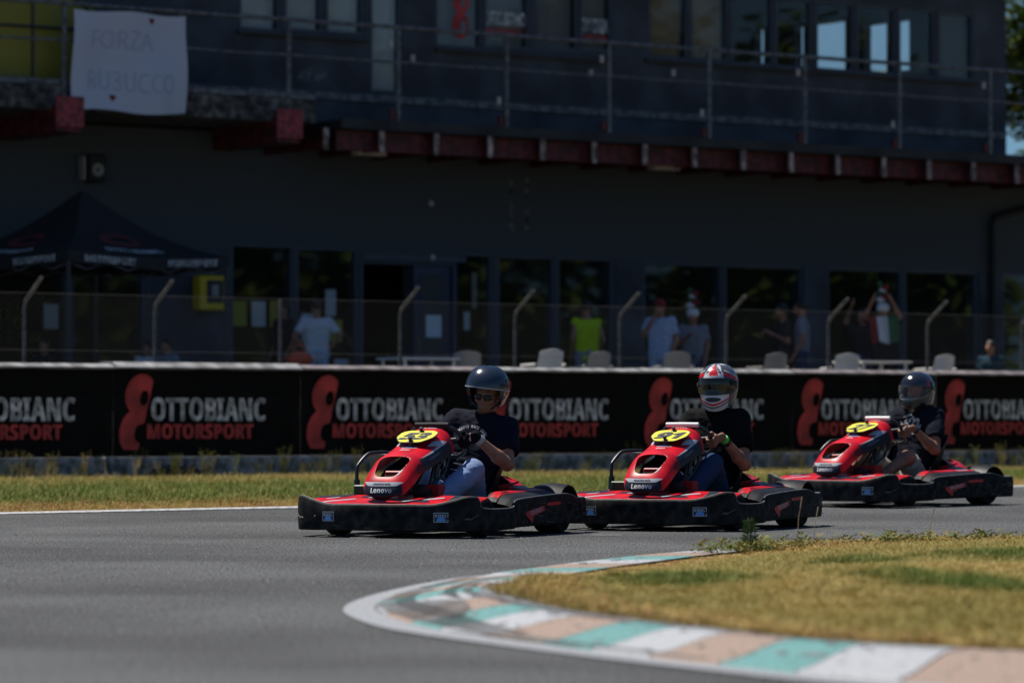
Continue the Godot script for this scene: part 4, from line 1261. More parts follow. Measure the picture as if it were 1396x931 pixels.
func build_ground() -> void:
	var m := MB.new()
	var rows := []
	for z in [400, 100, 30, 5, -5, -15, -22, -26, -27, -28, -29, -30, -31, -33, -40, -60, -100, -300, -2500]:
		var r := PackedVector3Array()
		for x in [-2500, -300, -60, -20, -8, 0, 8, 20, 60, 300, 2500]:
			r.append(Vector3(x, rise(z) - 0.02, z))
		rows.append(r)
	m.grid(rows)
	struct("ground", m, M.earth)
	m = MB.new()
	rows = []
	for i in 121:
		var x := lerpf(-40.0, 10.0, i / 120.0)
		var r := PackedVector3Array()
		for j in 41:
			var z := lerpf(12.0, far_edge(x), j / 40.0)
			r.append(Vector3(x, rise(z), z))
		rows.append(r)
	m.grid(rows)
	struct("track_asphalt", m, M.asphalt)
	m = MB.new()
	rows = []
	for i in 121:
		var x := lerpf(-30.0, 9.5, i / 120.0)
		var z := far_edge(x)
		rows.append(PackedVector3Array([Vector3(x, rise(z) + 0.005, z + 0.05), Vector3(x, rise(z) + 0.012, z - 0.05), Vector3(x, rise(z) + 0.014, z - 0.17), Vector3(x, rise(z) - 0.02, z - 0.2)]))
	m.grid(rows)
	struct("edge_line", m, M.white_line)
	# worn flecks of an old painted line
	m = MB.new()
	for p in [[-0.95, -23.9, 0.16], [0.62, -24.5, 0.2], [-1.05, -24.6, 0.05]]:
		m.box(Vector3(p[0], 0.0035, p[1]), Vector3(p[2], 0.002, 0.06))
	struct("old_line_mark", m, M.white_line)
	# kerb: a painted band on the asphalt, then raised blocks in three colours and a concrete lip
	kerb_o = spline(KERB_OUT, 160)
	kerb_i = spline(KERB_IN, 160)
	m = MB.new()
	rows = []
	for i in 161:
		var r := PackedVector3Array()
		for t in [0.0, 0.1, 0.19]: r.append(kerb_point(i / 160.0, t))
		rows.append(r)
	m.grid(rows)
	struct("kerb_edge_line", m, M.band_paint)
	var kerb := group("kerb", self)
	kerb.set_meta("kind", "structure")
	var teal_z := [-24.7, -23.1, -21.5, -19.9, -18.26, -16.66, -15.25, -13.7, -12.5, -11.45, -10.5, -9.9]
	var cuts := []
	for i in teal_z.size() - 1:
		for k in 3: cuts.append(lerpf(teal_z[i], teal_z[i + 1], k / 3.0 - 1.0 / 6.0))
	var zf := func(z: float) -> float:
		for i in 160:
			var a: float = (kerb_o[i].y + kerb_i[i].y) * 0.5
			var b: float = (kerb_o[i + 1].y + kerb_i[i + 1].y) * 0.5
			if z <= b: return clampf((i + (z - a) / (b - a)) / 160.0, 0, 1)
		return 1.0
	var tone := [M.teal, M.salmon, M.kerb_white]
	for i in cuts.size() - 1:
		var f0: float = zf.call(cuts[i])
		var f1: float = zf.call(cuts[i + 1])
		if f1 - f0 < 0.002: continue
		var order := [0, 2, 1] if i > 2000 else [0, 1, 2]
		m = MB.new()
		rows = []
		var g := (f1 - f0) * 0.012
		for j in 7:
			var f := lerpf(f0 + g, f1 - g, j / 6.0)
			var r := PackedVector3Array()
			r.append(kerb_point(f, 0.2) * Vector3(1, 0, 1))
			for t in ([0.2, 0.28, 0.36, 0.44, 0.52, 0.6, 0.68, 0.75, 0.835] if cuts[i] > -16.4 else [0.2, 0.28, 0.36, 0.44, 0.52, 0.6, 0.7, 0.839, 1.03]): r.append(kerb_point(f, t + 0.0001) + Vector3(0, 0.0, 0))
			rows.append(r)
		m.grid(rows)
		part("kerb_block", m, tone[order[(cuts.size() + 2 - i) % 3] if false else [0, 2, 1][i % 3]], kerb)
	m = MB.new()
	rows = []
	for i in 161:
		var r := PackedVector3Array()
		if i < 66: continue
		for t in [0.837, 0.84, 0.9, 1.02]: r.append(kerb_point(i / 160.0, t) - Vector3(0, 0.002, 0))
		r.append(kerb_point(i / 160.0, 1.02) * Vector3(1, 0, 1))
		rows.append(r)
	m.grid(rows)
	part("kerb_lip", m, M.faded, kerb)
	m = MB.new()
	rows = []
	for i in 161:
		rows.append(PackedVector3Array([kerb_point(i / 160.0, 0.15) * Vector3(1, 0, 1) + Vector3(0, 0.0045, 0), kerb_point(i / 160.0, 0.8) * Vector3(1, 0, 1) + Vector3(0, 0.009, 0)]))
	m.grid(rows)
	part("kerb_bed", m, M.faded, kerb)
	for q in [[0.33, 0.45, 62, 112, M.rubber_mark], [0.62, 0.72, 58, 90, M.rubber_mark], [0.2, 0.34, 58, 128, M.dust_mark], [0.74, 0.83, 66, 140, M.dust_mark], [0.34, 0.6, 84, 100, M.dust_mark]]:
		m = MB.new()
		rows = []
		for i in range(q[2], q[3] + 1):
			var w := sin(PI * float(i - q[2]) / (q[3] - q[2]))
			var r := PackedVector3Array()
			for t in 4: r.append(kerb_point(i / 160.0, lerpf(q[0], lerpf(q[0], q[1], 0.25 + 0.75 * w), t / 3.0) + 0.02 * sin(i * 0.21) + 0.0003) + Vector3(0, 0.0042, 0))
			rows.append(r)
		m.grid(rows)
		part("tyre_mark" if q[4] == M.rubber_mark else "dirt_mark", m, q[4], kerb)
	m = MB.new()
	for i in 420:
		var f := rng.randf_range(0.1, 0.95)
		var t := rng.randf_range(0.21, 0.82)
		var s := 0.004 + 0.026 * pow(rng.randf(), 3.0)
		var o := kerb_point(f, t) + Vector3(0, 0.0022, 0)
		var du := (kerb_point(f, t + 0.01) - kerb_point(f, t)).normalized()
		var dv := (kerb_point(f + 0.003, t) - kerb_point(f, t)).normalized() * rng.randf_range(0.6, 2.6)
		var pp := []
		for k in 6: pp.append(o + (du * cos(k * TAU / 6) + dv * sin(k * TAU / 6)) * s * rng.randf_range(0.55, 1.2))
		for k in range(1, 5): m.tri(pp[0], pp[k], pp[k + 1], Vector3.UP, Vector3.UP, Vector3.UP)
	part("chipped_paint", m, M.faded, kerb).set_meta("kind", "stuff")
	# infield soil inside the kerb
	m = MB.new()
	rows = []
	for i in 161:
		var q: Vector2 = kerb_i[i]
		var r := PackedVector3Array()
		for k in 9:
			var x := lerpf(q.x - 0.02, 14.0, pow(k / 8.0, 1.6))
			r.append(Vector3(x, lerpf(0.012, 0.032, smoothstep(0.34, 0.46, i / 160.0)) + 0.045 * smoothstep(0.3, 1.8, x - q.x), lerpf(q.y, lerpf(-23.6, -10.6, i / 160.0), smoothstep(3.0, 6.0, x))))
		rows.append(r)
	m.grid(rows)
	struct("infield", m, M.earth)

# ---------------------------------------------------------------- vegetation
func blade_tuft(n: int, h: float, spread: float, w: float) -> MB:
	var m := MB.new()
	for i in n:
		var a := rng.randf() * TAU
		var o := Vector3(cos(a), 0, sin(a)) * spread * sqrt(rng.randf())
		var l := Vector3(cos(a + rng.randf_range(-1, 1)), 0, sin(a + rng.randf_range(-1, 1))) * h * rng.randf_range(0.2, 0.9)
		var hh := h * rng.randf_range(0.5, 1.0)
		var s := Vector3(-sin(a), 0, cos(a)) * w
		var mid := o + l * 0.35 + Vector3(0, hh * 0.65, 0)
		m.quad(o - s, o + s, mid + s * 0.7, mid - s * 0.7)
		m.ftri(mid - s * 0.7, mid + s * 0.7, o + l + Vector3(0, hh, 0))
	return m
func scatter(called: String, mesh: Mesh, mm: Material, xf: Array, cols: Array, parent: Node = self) -> MultiMeshInstance3D:
	var q := MultiMesh.new()
	q.transform_format = MultiMesh.TRANSFORM_3D
	q.use_colors = true
	q.mesh = mesh
	q.instance_count = xf.size()
	for i in xf.size():
		q.set_instance_transform(i, xf[i])
		q.set_instance_color(i, cols[i])
	var o := MultiMeshInstance3D.new()
	o.name = called
	o.multimesh = q
	o.material_override = mm
	parent.add_child(o, true)
	if parent == self: o.set_meta("kind", "stuff")
	return o
func spun(p: Vector3, s: float, sy := 1.0) -> Transform3D:
	return Transform3D(Basis(Vector3.UP, rng.randf() * TAU) * Basis(Vector3.RIGHT, rng.randf_range(-0.2, 0.2)).scaled(Vector3(s, s * sy, s)), p)
func build_grass() -> void:
	var patch_n := FastNoiseLite.new()
	patch_n.frequency = 0.35
	patch_n.seed = 5
	var fine := FastNoiseLite.new()
	fine.frequency = 2.2
	fine.seed = 9
	var dry := Color(0.45, 0.305, 0.095)
	var straw := Color(0.48, 0.37, 0.165)
	var rust := Color(0.34, 0.13, 0.07)
	var green := Color(0.165, 0.185, 0.045)
	var deep := Color(0.085, 0.15, 0.025)
	# verge between the track and the barrier
	var xf := []
	var cs := []
	for i in 46000:
		var x := rng.randf_range(-10.0, 10.0)
		var ze := far_edge(x) - 0.25
		var zb := -48.35 - (x - 0.0) * 0.76 + 0.15
		if zb > ze - 0.3: continue
		var t := pow(rng.randf(), 1.25)
		var z := lerpf(ze, zb, t)
		if absf(x / z) > 0.2: continue
		var n := patch_n.get_noise_2d(x, z) + 0.5 * fine.get_noise_2d(x, z)
		var g := smoothstep(0.04, 0.2, t + n * 0.08) * (1.0 - 0.6 * smoothstep(0.55, 0.85, t + n * 0.3))
		var c := dry.lerp(straw, rng.randf()).lerp(green.lerp(deep, rng.randf()), clampf(g * (1.05 + 0.6 * fine.get_noise_2d(x * 0.6, z * 0.5)) + rng.randf_range(-0.35, 0.2), 0, 1))
		if t < 0.12 and fine.get_noise_2d(x * 0.5, z) > 0.2 and rng.randf() < 0.6: c = rust
		xf.append(spun(Vector3(x, rise(z) - 0.02, z), rng.randf_range(0.7, 1.3) * (0.55 + 0.6 * smoothstep(0.0, 0.25, t)), rng.randf_range(0.7, 1.3)))
		cs.append(c)
	var go := scatter("verge_grass", blade_tuft(11, 0.085, 0.07, 0.0035).mesh(), M.grass_mix, xf, cs)
	tag(go, "mixed green and straw coloured grass verge below the black banners", "grass")
	# tall weeds against the concrete
	xf = []; cs = []
	for i in 330:
		var s := rng.randf_range(-9.0, 10.5)
		if fine.get_noise_2d(s * 0.35, 3.0) < -0.15 and rng.randf() < 0.7: continue
		var p := Vector3(0, 0, -48.6) + Basis(Vector3.UP, deg_to_rad(37.2)) * Vector3(s, 0, rng.randf_range(0.15, 1.1))
		xf.append(spun(p + Vector3(0, 0.03, 0), rng.randf_range(0.35, 0.85), rng.randf_range(0.5, 1.1)))
		cs.append(green.lerp(straw, pow(rng.randf(), 2.0)) * rng.randf_range(0.6, 1.0))
	var wm := MB.new()
	for i in 7:
		var a := rng.randf() * TAU
		var l := Vector3(cos(a), 0, sin(a)) * rng.randf_range(0.05, 0.16)
		var h := rng.randf_range(0.25, 0.55)
		wm.tube([l * 0.2, l * 0.5 + Vector3(0, h * 0.6, 0), l + Vector3(0, h, 0)], [0.004, 0.003, 0.0015], 3, false, false)
		for k in 7:
			var q := (l * 0.5 + Vector3(0, h * 0.6, 0)).lerp(l + Vector3(0, h, 0), k / 6.0)
			var d := Vector3(rng.randf_range(-1, 1), rng.randf_range(-0.2, 0.8), rng.randf_range(-1, 1)) * 0.03
			wm.ftri(q, q + d + Vector3(0.008, 0.01, 0), q + d * 1.3)
			wm.ftri(q, q - d * 0.8 + Vector3(0, 0.012, 0.006), q - d * 0.7 * Vector3(1, -1, 1))
	go = scatter("tall_weeds", wm.mesh(), M.grass_mix, xf, cs)
	tag(go, "tall thin weeds along the concrete foot of the barrier", "weeds")
	# infield
	xf = []; cs = []
	var poly := PackedVector2Array()
	for i in 161: poly.append(kerb_i[i] + (kerb_o[i] - kerb_i[i]).normalized() * (0.035 + 0.05 * fine.get_noise_2d(i * 0.9, 4.0) + (0.3 + 0.25 * fine.get_noise_2d(i * 0.5, 8.0)) * smoothstep(36.0, 26.0, i)))
	poly.append(Vector2(3.6, -10.4)); poly.append(Vector2(6.5, -10.6)); poly.append(Vector2(6.5, -23.6)); poly.append(Vector2(4.7, -23.7))
	var spots := [Vector3(1.62, -15.9, 0.3), Vector3(1.78, -15.2, 0.3), Vector3(1.9, -14.6, 0.22), Vector3(0.75, -16.2, 0.4), Vector3(2.5, -18.6, 0.5), Vector3(1.7, -18.3, 0.35)]
	for i in 150000:
		var z := -lerpf(10.4, 23.7, rng.randf())
		var x := rng.randf_range(-0.1, 5.5)
		if x / -z > 0.21: continue
		if not Geometry2D.is_point_in_polygon(Vector2(x, z), poly): continue
		var n := patch_n.get_noise_2d(x * 1.6, z * 0.9) + 0.4 * fine.get_noise_2d(x, z)
		var edge := 9.0
		for k in range(0, 161, 4): edge = minf(edge, (kerb_i[k] - Vector2(x, z)).length())
		var g := 0.3 + 0.42 * n + 0.12 * smoothstep(0.1, 0.9, edge)
		for s in spots: g += (0.6 + 0.5 * fine.get_noise_2d(x * 1.5, z)) * (1.0 - smoothstep(0.2, 1.15, Vector2((x - s.x), (z - s.y) * 0.45).length() / s.z + 0.45 * fine.get_noise_2d(x * 2.2 + 7.0, z * 1.3)))
		if edge < 0.3: g -= 0.2
		var c := dry.lerp(straw, rng.randf()).lerp(green.lerp(deep, clampf(g - 0.5, 0, 1)), clampf(g + rng.randf_range(-0.22, 0.22), 0, 1))
		if edge < 0.35 and rng.randf() < 0.25: c = rust.lerp(green, rng.randf() * 0.6)
		xf.append(spun(Vector3(x, lerpf(0.03, 0.01, smoothstep(-16.5, -18.0, z)) + 0.045 * smoothstep(0.3, 1.8, edge), z), rng.randf_range(0.6, 1.15), rng.randf_range(0.4, 0.9) * (1.5 if edge < 0.14 and rng.randf() < 0.5 and z > -19.0 else 1.0) * (1.45 if g > 0.75 else 1.0) * lerpf(1.0, lerpf(0.3, 1.0, smoothstep(0.1, 0.7, edge)), smoothstep(-16.5, -18.0, z) * smoothstep(-21.6, -20.4, z))))
		cs.append(c)
	go = scatter("infield_grass", blade_tuft(13, 0.05, 0.045, 0.0022).mesh(), M.grass_mix, xf, cs)
	tag(go, "dry ochre grass with green patches inside the painted kerb", "grass")
	# loose grit on the track
	xf = []; cs = []
	var gm := MB.new(); gm.ball(Vector3.ZERO, Vector3(1, 0.5, 0.8), Basis.IDENTITY, 3)
	for i in 26000:
		var z := -pow(lerpf(pow(13.0, 0.5), pow(36.0, 0.5), rng.randf()), 2.0)
		var x := rng.randf_range(-0.15, 0.15) * -z
		if z < far_edge(x) or Geometry2D.is_point_in_polygon(Vector2(x, z), poly): continue
		xf.append(spun(Vector3(x, rise(z) + 0.001, z), pow(rng.randf(), 3.0) * 0.004 + 0.002))
		var v := rng.randf_range(0.05, 0.3) if rng.randf() < 0.93 else rng.randf_range(0.3, 0.5)
		cs.append(Color(v, v * 0.99, v * 0.97))
	go = scatter("track_grit", gm.mesh(), M.grit, xf, cs)
	tag(go, "loose pale and dark grit lying on the grey track surface", "grit")
	# low leafy plants creeping over the far side of the kerb
	var lm := MB.new()
	for i in 26:
		var a := rng.randf() * TAU
		var o := Vector3(cos(a), 0, sin(a)) * 0.07 * rng.randf() + Vector3(0, rng.randf_range(0.01, 0.065), 0)
		var d := Vector3(cos(a), rng.randf_range(-0.1, 0.9), sin(a)) * 0.02
		var s := d.cross(Vector3.UP).normalized() * 0.009
		lm.ftri(o, o + d * 0.5 + s, o + d)
		lm.ftri(o, o + d, o + d * 0.5 - s)
	xf = []; cs = []
	for i in 260:
		var f := rng.randf_range(0.05, 0.235)
		var dense := fine.get_noise_2d(f * 9.0, 1.0)
		if f > 0.12 and dense < 0.1 and rng.randf() < 0.75: continue
		var q: Vector2 = kerb_i[int(f * 160)]
		var p := q + Vector2(rng.randf_range(-0.16, 0.12), rng.randf_range(-0.22, 0.15))
		xf.append(spun(Vector3(p.x, 0.018, p.y), rng.randf_range(0.55, 1.0), rng.randf_range(0.6, 1.2)))
		cs.append(Color(0.09, 0.12, 0.035).lerp(Color(0.28, 0.2, 0.05), pow(rng.randf(), 2.5)))
	go = scatter("creeping_plants", lm.mesh(), M.grass_mix, xf, cs)
	tag(go, "low leafy green plants growing over the far leg of the kerb", "plants")
	# the one upright plant, and dry stalks beside it
	var up := thing("sapling_plant", "small upright dark green plant at the kerb edge before the second kart", "plant", Vector3(1.33, 0.018, -21.0))
	var st := MB.new()
	st.tube([Vector3.ZERO, Vector3(0.004, 0.08, 0), Vector3(0.0, 0.165, 0)], [0.006, 0.004, 0.002], 5)
	part("stem", st, M.bark, up)
	xf = []; cs = []
	var nl := MB.new()
	nl.quad(Vector3.ZERO, Vector3(0.0035, 0.02, 0.001), Vector3(0, 0.04, 0.0), Vector3(-0.0035, 0.02, 0.001))
	for i in 240:
		var h := pow(rng.randf(), 0.8) * 0.165
		var a := rng.randf() * TAU
		var r := 0.05 * (1.0 - h / 0.2)
		var b := Basis(Vector3.UP, a) * Basis(Vector3.BACK, -rng.randf_range(0.3, 1.2))
		xf.append(Transform3D(b.scaled(Vector3.ONE * rng.randf_range(0.6, 1.2)), Vector3(cos(a) * r * rng.randf(), h, -sin(a) * r * rng.randf())))
		cs.append(Color(0.05, 0.085, 0.03) * rng.randf_range(0.7, 1.5))
	scatter("needles", nl.mesh(), M.leaf_mix, xf, cs, up).set_meta("kind", "stuff")
	var stalks := [["thin dry straw stalk, the taller of two behind the upright plant", Vector3(1.62, 0.05, -21.35), 0.26], ["thin dry straw stalk right of the taller one at the kerb edge", Vector3(1.72, 0.05, -21.45), 0.2], ["thin dark dry stalk among the leafy plants at the far right of the kerb", Vector3(2.5, 0.05, -22.5), 0.17]]
	for s in stalks:
		var dk := thing("dry_stalk", s[0], "plant", s[1])
		st = MB.new()
		st.tube([Vector3.ZERO, Vector3(0.01, s[2] * 0.6, 0), Vector3(0.03, s[2], 0)], [0.002, 0.0018, 0.001], 4)
		for k in 5: st.ball(Vector3(0.02 + 0.002 * k, s[2] * (0.8 + 0.05 * k), 0), Vector3(0.004, 0.007, 0.004), Basis.IDENTITY, 3)
		part("stem", st, M.curtain_tan, dk)
func make_tree(label: String, at: Vector3, h: float, r: float, seed_n: int, count := 5000, leaf_size := 1.0, low := 0.32) -> void:
	rng.seed = seed_n
	var t := thing("leafy_tree", label, "tree", at, 0.0, "trees round the circuit")
	var m := MB.new()
	m.tube([Vector3.ZERO, Vector3(0.1, h * 0.3, 0), Vector3(0, h * 0.6, 0.1), Vector3(0.05, h * 0.85, 0)], [h * 0.028, h * 0.022, h * 0.014, h * 0.004], 8)
	var clumps := []
	for i in 16:
		var a := rng.randf() * TAU
		var e := rng.randf_range(low, 0.95)
		var q := Vector3(cos(a), 0, sin(a)) * r * rng.randf_range(0.2, 0.85) * sin(clampf((e - low + 0.12) / (1.1 - low), 0.2, 0.95) * PI) + Vector3(0, h * e, 0)
		clumps.append([q, r * rng.randf_range(0.28, 0.45)])
		m.tube([Vector3(0, h * (e - 0.2), 0), q * Vector3(0.6, 1, 0.6) - Vector3(0, h * 0.06, 0), q], [h * 0.008, h * 0.005, h * 0.002], 5)
	part("trunk", m, M.bark, t)
	var leaf := MB.new()
	for k in 5:
		var o := Vector3(rng.randf_range(-0.1, 0.1), rng.randf_range(-0.1, 0.1), rng.randf_range(-0.1, 0.1))
		var d := Vector3(rng.randf_range(-1, 1), rng.randf_range(-0.6, 0.4), rng.randf_range(-1, 1)).normalized() * 0.13
		var s := d.cross(Vector3(rng.randf_range(-0.4, 0.4), 1, 0)).normalized() * 0.045
		leaf.quad(o, o + d * 0.5 + s, o + d, o + d * 0.5 - s)
	var xf := []
	var cs := []
	for i in count:
		var c: Array = clumps[i % clumps.size()]
		var d := Vector3(rng.randfn(), rng.randfn(), rng.randfn()).normalized() * pow(rng.randf(), 0.45)
		xf.append(spun(c[0] + d * c[1] * Vector3(1.15, 0.85, 1.15), rng.randf_range(0.7, 1.4) * leaf_size))
		cs.append(Color(0.05, 0.1, 0.018).lerp(Color(0.12, 0.15, 0.03), rng.randf()))
	scatter("crown", leaf.mesh(), M.leaf_mix, xf, cs, t).set_meta("kind", "stuff")

# ---------------------------------------------------------------- barrier, banners, fence
const BT := 0.6493   # the barrier's turn
func build_barrier() -> void:
	var at := func(s: float, y: float, n: float) -> Vector3: return Vector3(0, 0, -48.6) + Basis(Vector3.UP, BT) * Vector3(s, y, n)
	var names8 := ["leftmost black banner, cut by the left edge of the photo", "black banner with a whole emblem, nearest the left, below the black tent", "black banner just left of the first driver's shoulder", "black banner directly behind the first driver's helmet", "black banner directly behind the helmet of the second driver", "black banner between the second driver and the third driver", "rightmost black banner, right of the third driver's helmet"]
	var capl := ["lowest, leftmost", "highest, left", "pinkish, left of centre", "pale, right behind the first helmet", "pale, behind the second helmet", "pinkish, left of the third helmet", "pinkish, rightmost"]
	for i in 7:
		var s0 := -8.72 + 2.705 * i
		var lift := 0.005 * i + 0.32
		var t := thing("advertising_banner", names8[i] + "", "banner", at.call(s0, lift, 0), BT, "printed banners along the barrier")
		var m := MB.new()
		var rows := []
		for k in 19:
			var x := 2.7 * k / 18
			var w := 0.012 * sin(x * 3.1 + i * 1.7) + 0.006 * sin(x * 9 + i)
			rows.append(PackedVector3Array([Vector3(x, 0.0, -0.03), Vector3(x, 0.0, 0.02 + w * 0.5), Vector3(x, 0.5, 0.02 + w), Vector3(x, 1.05 + 0.006 * sin(x * 5 + i), 0.02), Vector3(x, 1.05, -0.03)]))
		m.grid(rows)
		part("vinyl", m, M.black_vinyl, t)
		var e8 := func(x: float, y: float) -> bool:
			var u := (x - 0.34) * 1.0 + (y - 0.53) * -0.13
			var big := Vector2(u / 0.21, (y - 0.75) / 0.245).length() < 1.0 or Vector2((u + 0.02) / 0.215, (y - 0.3) / 0.27).length() < 1.0
			var hole := Vector2((u - 0.06) / 0.062, (y - 0.7) / 0.095).length() < 1.0 or Vector2((u - 0.06) / 0.085, (y - 0.28) / 0.115).length() < 1.0
			return big and not hole and u < 0.205 - (0.99 - y) * 0.13 - 0.03 and y > 0.08 and y < 0.99
		var lay := Transform3D(Basis.IDENTITY, Vector3(0, 0, 0.044))
		m = MB.new(); m.flat(shape2d(e8, 0.05, 0.65, 0.08, 0.99, 120, 46), lay); part("emblem", m, M.print_red, t)
		m = MB.new()
		for dz in 2: m.flat(shifted(text2d("OTTOBIANC", "heavy", 0.285, 1.64), Vector2(1.345 + 0.008 * dz, 0.568)), lay.translated_local(Vector3(0, 0, 0.001 * dz)))
		part("lettering", m, M.print_white, t)
		m = MB.new()
		for dz in 2: m.flat(shifted(text2d("MOTORSPORT", "heavy", 0.185, 1.52), Vector2(1.225 + 0.009 * dz, 0.3)), lay.translated_local(Vector3(0, 0, 0.001 * dz)))
		part("lettering", m, M.print_red, t)
		var yb: float = [0.0, 0.02, 0.0, -0.005, 0.0, 0.0, 0.005][i]
		var c := thing("cap_board", capl[i] + " cap board lying along the top of the black banners", "board", at.call(s0, lift + 1.055, 0), BT, "cap boards on top of the barrier")
		m = MB.new()
		m.prism(PackedVector2Array([Vector2(0.1, 0.0), Vector2(0.1, 0.02), Vector2(-0.02, 0.06 + yb), Vector2(-0.3, 0.065 + yb), Vector2(-0.3, 0.0)]), 2.68, Transform3D(Basis(Vector3(0, 0, 1), Vector3.UP, Vector3(1, 0, 0)), Vector3(0.01, 0, 0)))
		part("board", m, M.cap_pink if i in [2, 5, 6] else M.cap_white, c)
	var cl := ["left", "second", "third", "fourth", "right"]
	var where := ["at the left edge of the photo", "second from the left, with a dark broken hollow", "behind the first and second karts", "between the second and third karts", "behind the third kart at the right edge"]
	for i in 5:
		var s0 := [-10.2, -6.1, -2.1, 1.9, 5.9][i] as float
		var b := thing("concrete_block", "low grey concrete block under the banners, " + where[i], "block", at.call(s0, 0.03, -0.02), BT, "concrete blocks under the banners")
		var m := MB.new()
		m.box(Vector3(1.97, 0.145, 0), Vector3(3.96 if i != 0 else 4.09, 0.285, 0.3), Basis.IDENTITY, 0.02)
		part("block", m, M.concrete, b)
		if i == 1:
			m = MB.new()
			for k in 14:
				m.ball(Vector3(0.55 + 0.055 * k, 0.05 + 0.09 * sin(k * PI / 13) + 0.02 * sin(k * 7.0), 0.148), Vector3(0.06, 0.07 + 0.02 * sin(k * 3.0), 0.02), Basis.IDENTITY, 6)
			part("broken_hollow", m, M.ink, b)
	# fence on the terrace behind: posts with arms, and the mesh between them
	var fat := func(s: float, y: float) -> Vector3: return Vector3(0, y, -50.5) + Basis(Vector3.UP, BT) * Vector3(s, 0, 0)
	var f := thing("mesh_fence", "wire mesh fence with leaning steel post tops behind the black banners", "fence", fat.call(0.0, 0.92), BT)
	var ps := [-9.4, -7.5, -5.63, -3.74, -1.85, 0.05, 1.86, 3.78, 5.71, 7.66, 9.6, 11.5]
	for s in ps:
		var m := MB.new()
		if s == -3.74: m.tube([Vector3(s, -0.1, 0), Vector3(s, 1.4, 0)], 0.022, 8)
		else: m.tube([Vector3(s, -0.1, 0), Vector3(s, 1.22, 0), Vector3(s, 1.3, 0.03), Vector3(s, 1.58, 0.42)], 0.023, 8)
		part("post", m, M.galvanised, f)
	for i in ps.size() - 1:
		var m := MB.new()
		var a: float = ps[i]
		var b: float = ps[i + 1]
		var hgt := 1.4
		var wire := func(p: Vector3, q: Vector3, r: float) -> void:
			var o := Vector3(0, 0, r)
			var s2 := (q - p).cross(o).normalized() * r
			m.quad(p + o, q + o, q + s2, p + s2); m.quad(p + s2, q + s2, q - o, p - o); m.quad(p - o, q - o, q - s2, p - s2); m.quad(p - s2, q - s2, q + o, p + o)
		var step := 0.075
		var k := a - hgt
		while k < b:
			for sg in [1, -1]:
				var x0 := maxf(k, a)
				var x1 := minf(k + hgt, b)
				if x1 - x0 > 0.01:
					var y0 := (x0 - k) if sg > 0 else hgt - (x0 - k)
					var y1 := (x1 - k) if sg > 0 else hgt - (x1 - k)
					wire.call(Vector3(x0, y0, 0.005 * sg), Vector3(x1, y1, 0.005 * sg), 0.0008)
			k += step
		for y in [0.02, 0.7, 1.4]: wire.call(Vector3(a, y, 0), Vector3(b, y, 0), 0.002)
		part("mesh_panel", m, M.wire, f)

# ---------------------------------------------------------------- the clubhouse; its own axes: x along the front, z out of it
const CT := 0.6126
var CO := Vector3(0, 0, -62.2)
func club(s: float, y: float, n: float) -> Vector3: return CO + Basis(Vector3.UP, CT) * Vector3(s, y, n)
func wall_with_openings(called: String, s0: float, s1: float, y0: float, y1: float, z: float, thick: float, holes: Array, mm: Material, parent: Node) -> void:
	# holes sorted by s: [s0, s1, y0, y1]
	var m := MB.new()
	var x := s0
	for h in holes:
		if h[0] > x + 0.001: m.box(Vector3((x + h[0]) / 2, (y0 + y1) / 2, z - thick / 2), Vector3(h[0] - x, y1 - y0, thick))
		if h[2] > y0: m.box(Vector3((h[0] + h[1]) / 2, (y0 + h[2]) / 2, z - thick / 2), Vector3(h[1] - h[0], h[2] - y0, thick))
		if h[3] < y1: m.box(Vector3((h[0] + h[1]) / 2, (h[3] + y1) / 2, z - thick / 2), Vector3(h[1] - h[0], y1 - h[3], thick))
		x = h[1]
	if x < s1: m.box(Vector3((x + s1) / 2, (y0 + y1) / 2, z - thick / 2), Vector3(s1 - x, y1 - y0, thick))
	part(called, m, mm, parent)
func window(s0: float, s1: float, y0: float, y1: float, parent: Node, curtain: Material = null, share := 1.0) -> Node3D:
	var m := MB.new()
	var w := 0.045
	m.box(Vector3(s0 + w / 2, (y0 + y1) / 2, -0.06), Vector3(w, y1 - y0, 0.09), Basis.IDENTITY, 0.006)
	m.box(Vector3(s1 - w / 2, (y0 + y1) / 2, -0.06), Vector3(w, y1 - y0, 0.09), Basis.IDENTITY, 0.006)
	m.box(Vector3((s0 + s1) / 2, y0 + w / 2, -0.061), Vector3(s1 - s0 - 2 * w, w, 0.085))
	m.box(Vector3((s0 + s1) / 2, y1 - w / 2, -0.061), Vector3(s1 - s0 - 2 * w, w, 0.085))
	var o := part("window", m, M.frame_blue, parent)
	m = MB.new()
	m.box(Vector3((s0 + s1) / 2, (y0 + y1) / 2, -0.07), Vector3(s1 - s0 - 2 * w - 0.004, y1 - y0 - 2 * w - 0.004, 0.008))
	part("pane", m, M.glass, o)
	if curtain:
		m = MB.new()
		var rows := []
		for k in 41:
			var x := lerpf(s0 + 0.03, lerpf(s0, s1, share) - 0.03, k / 40.0)
			rows.append(PackedVector3Array([Vector3(x, y0 + 0.02, -0.22 + 0.025 * sin(k * 1.3)), Vector3(x, y1 - 0.02, -0.22 + 0.018 * sin(k * 1.3 + 0.3))]))
		m.grid(rows)
		part("curtain", m, curtain, o)
	return o
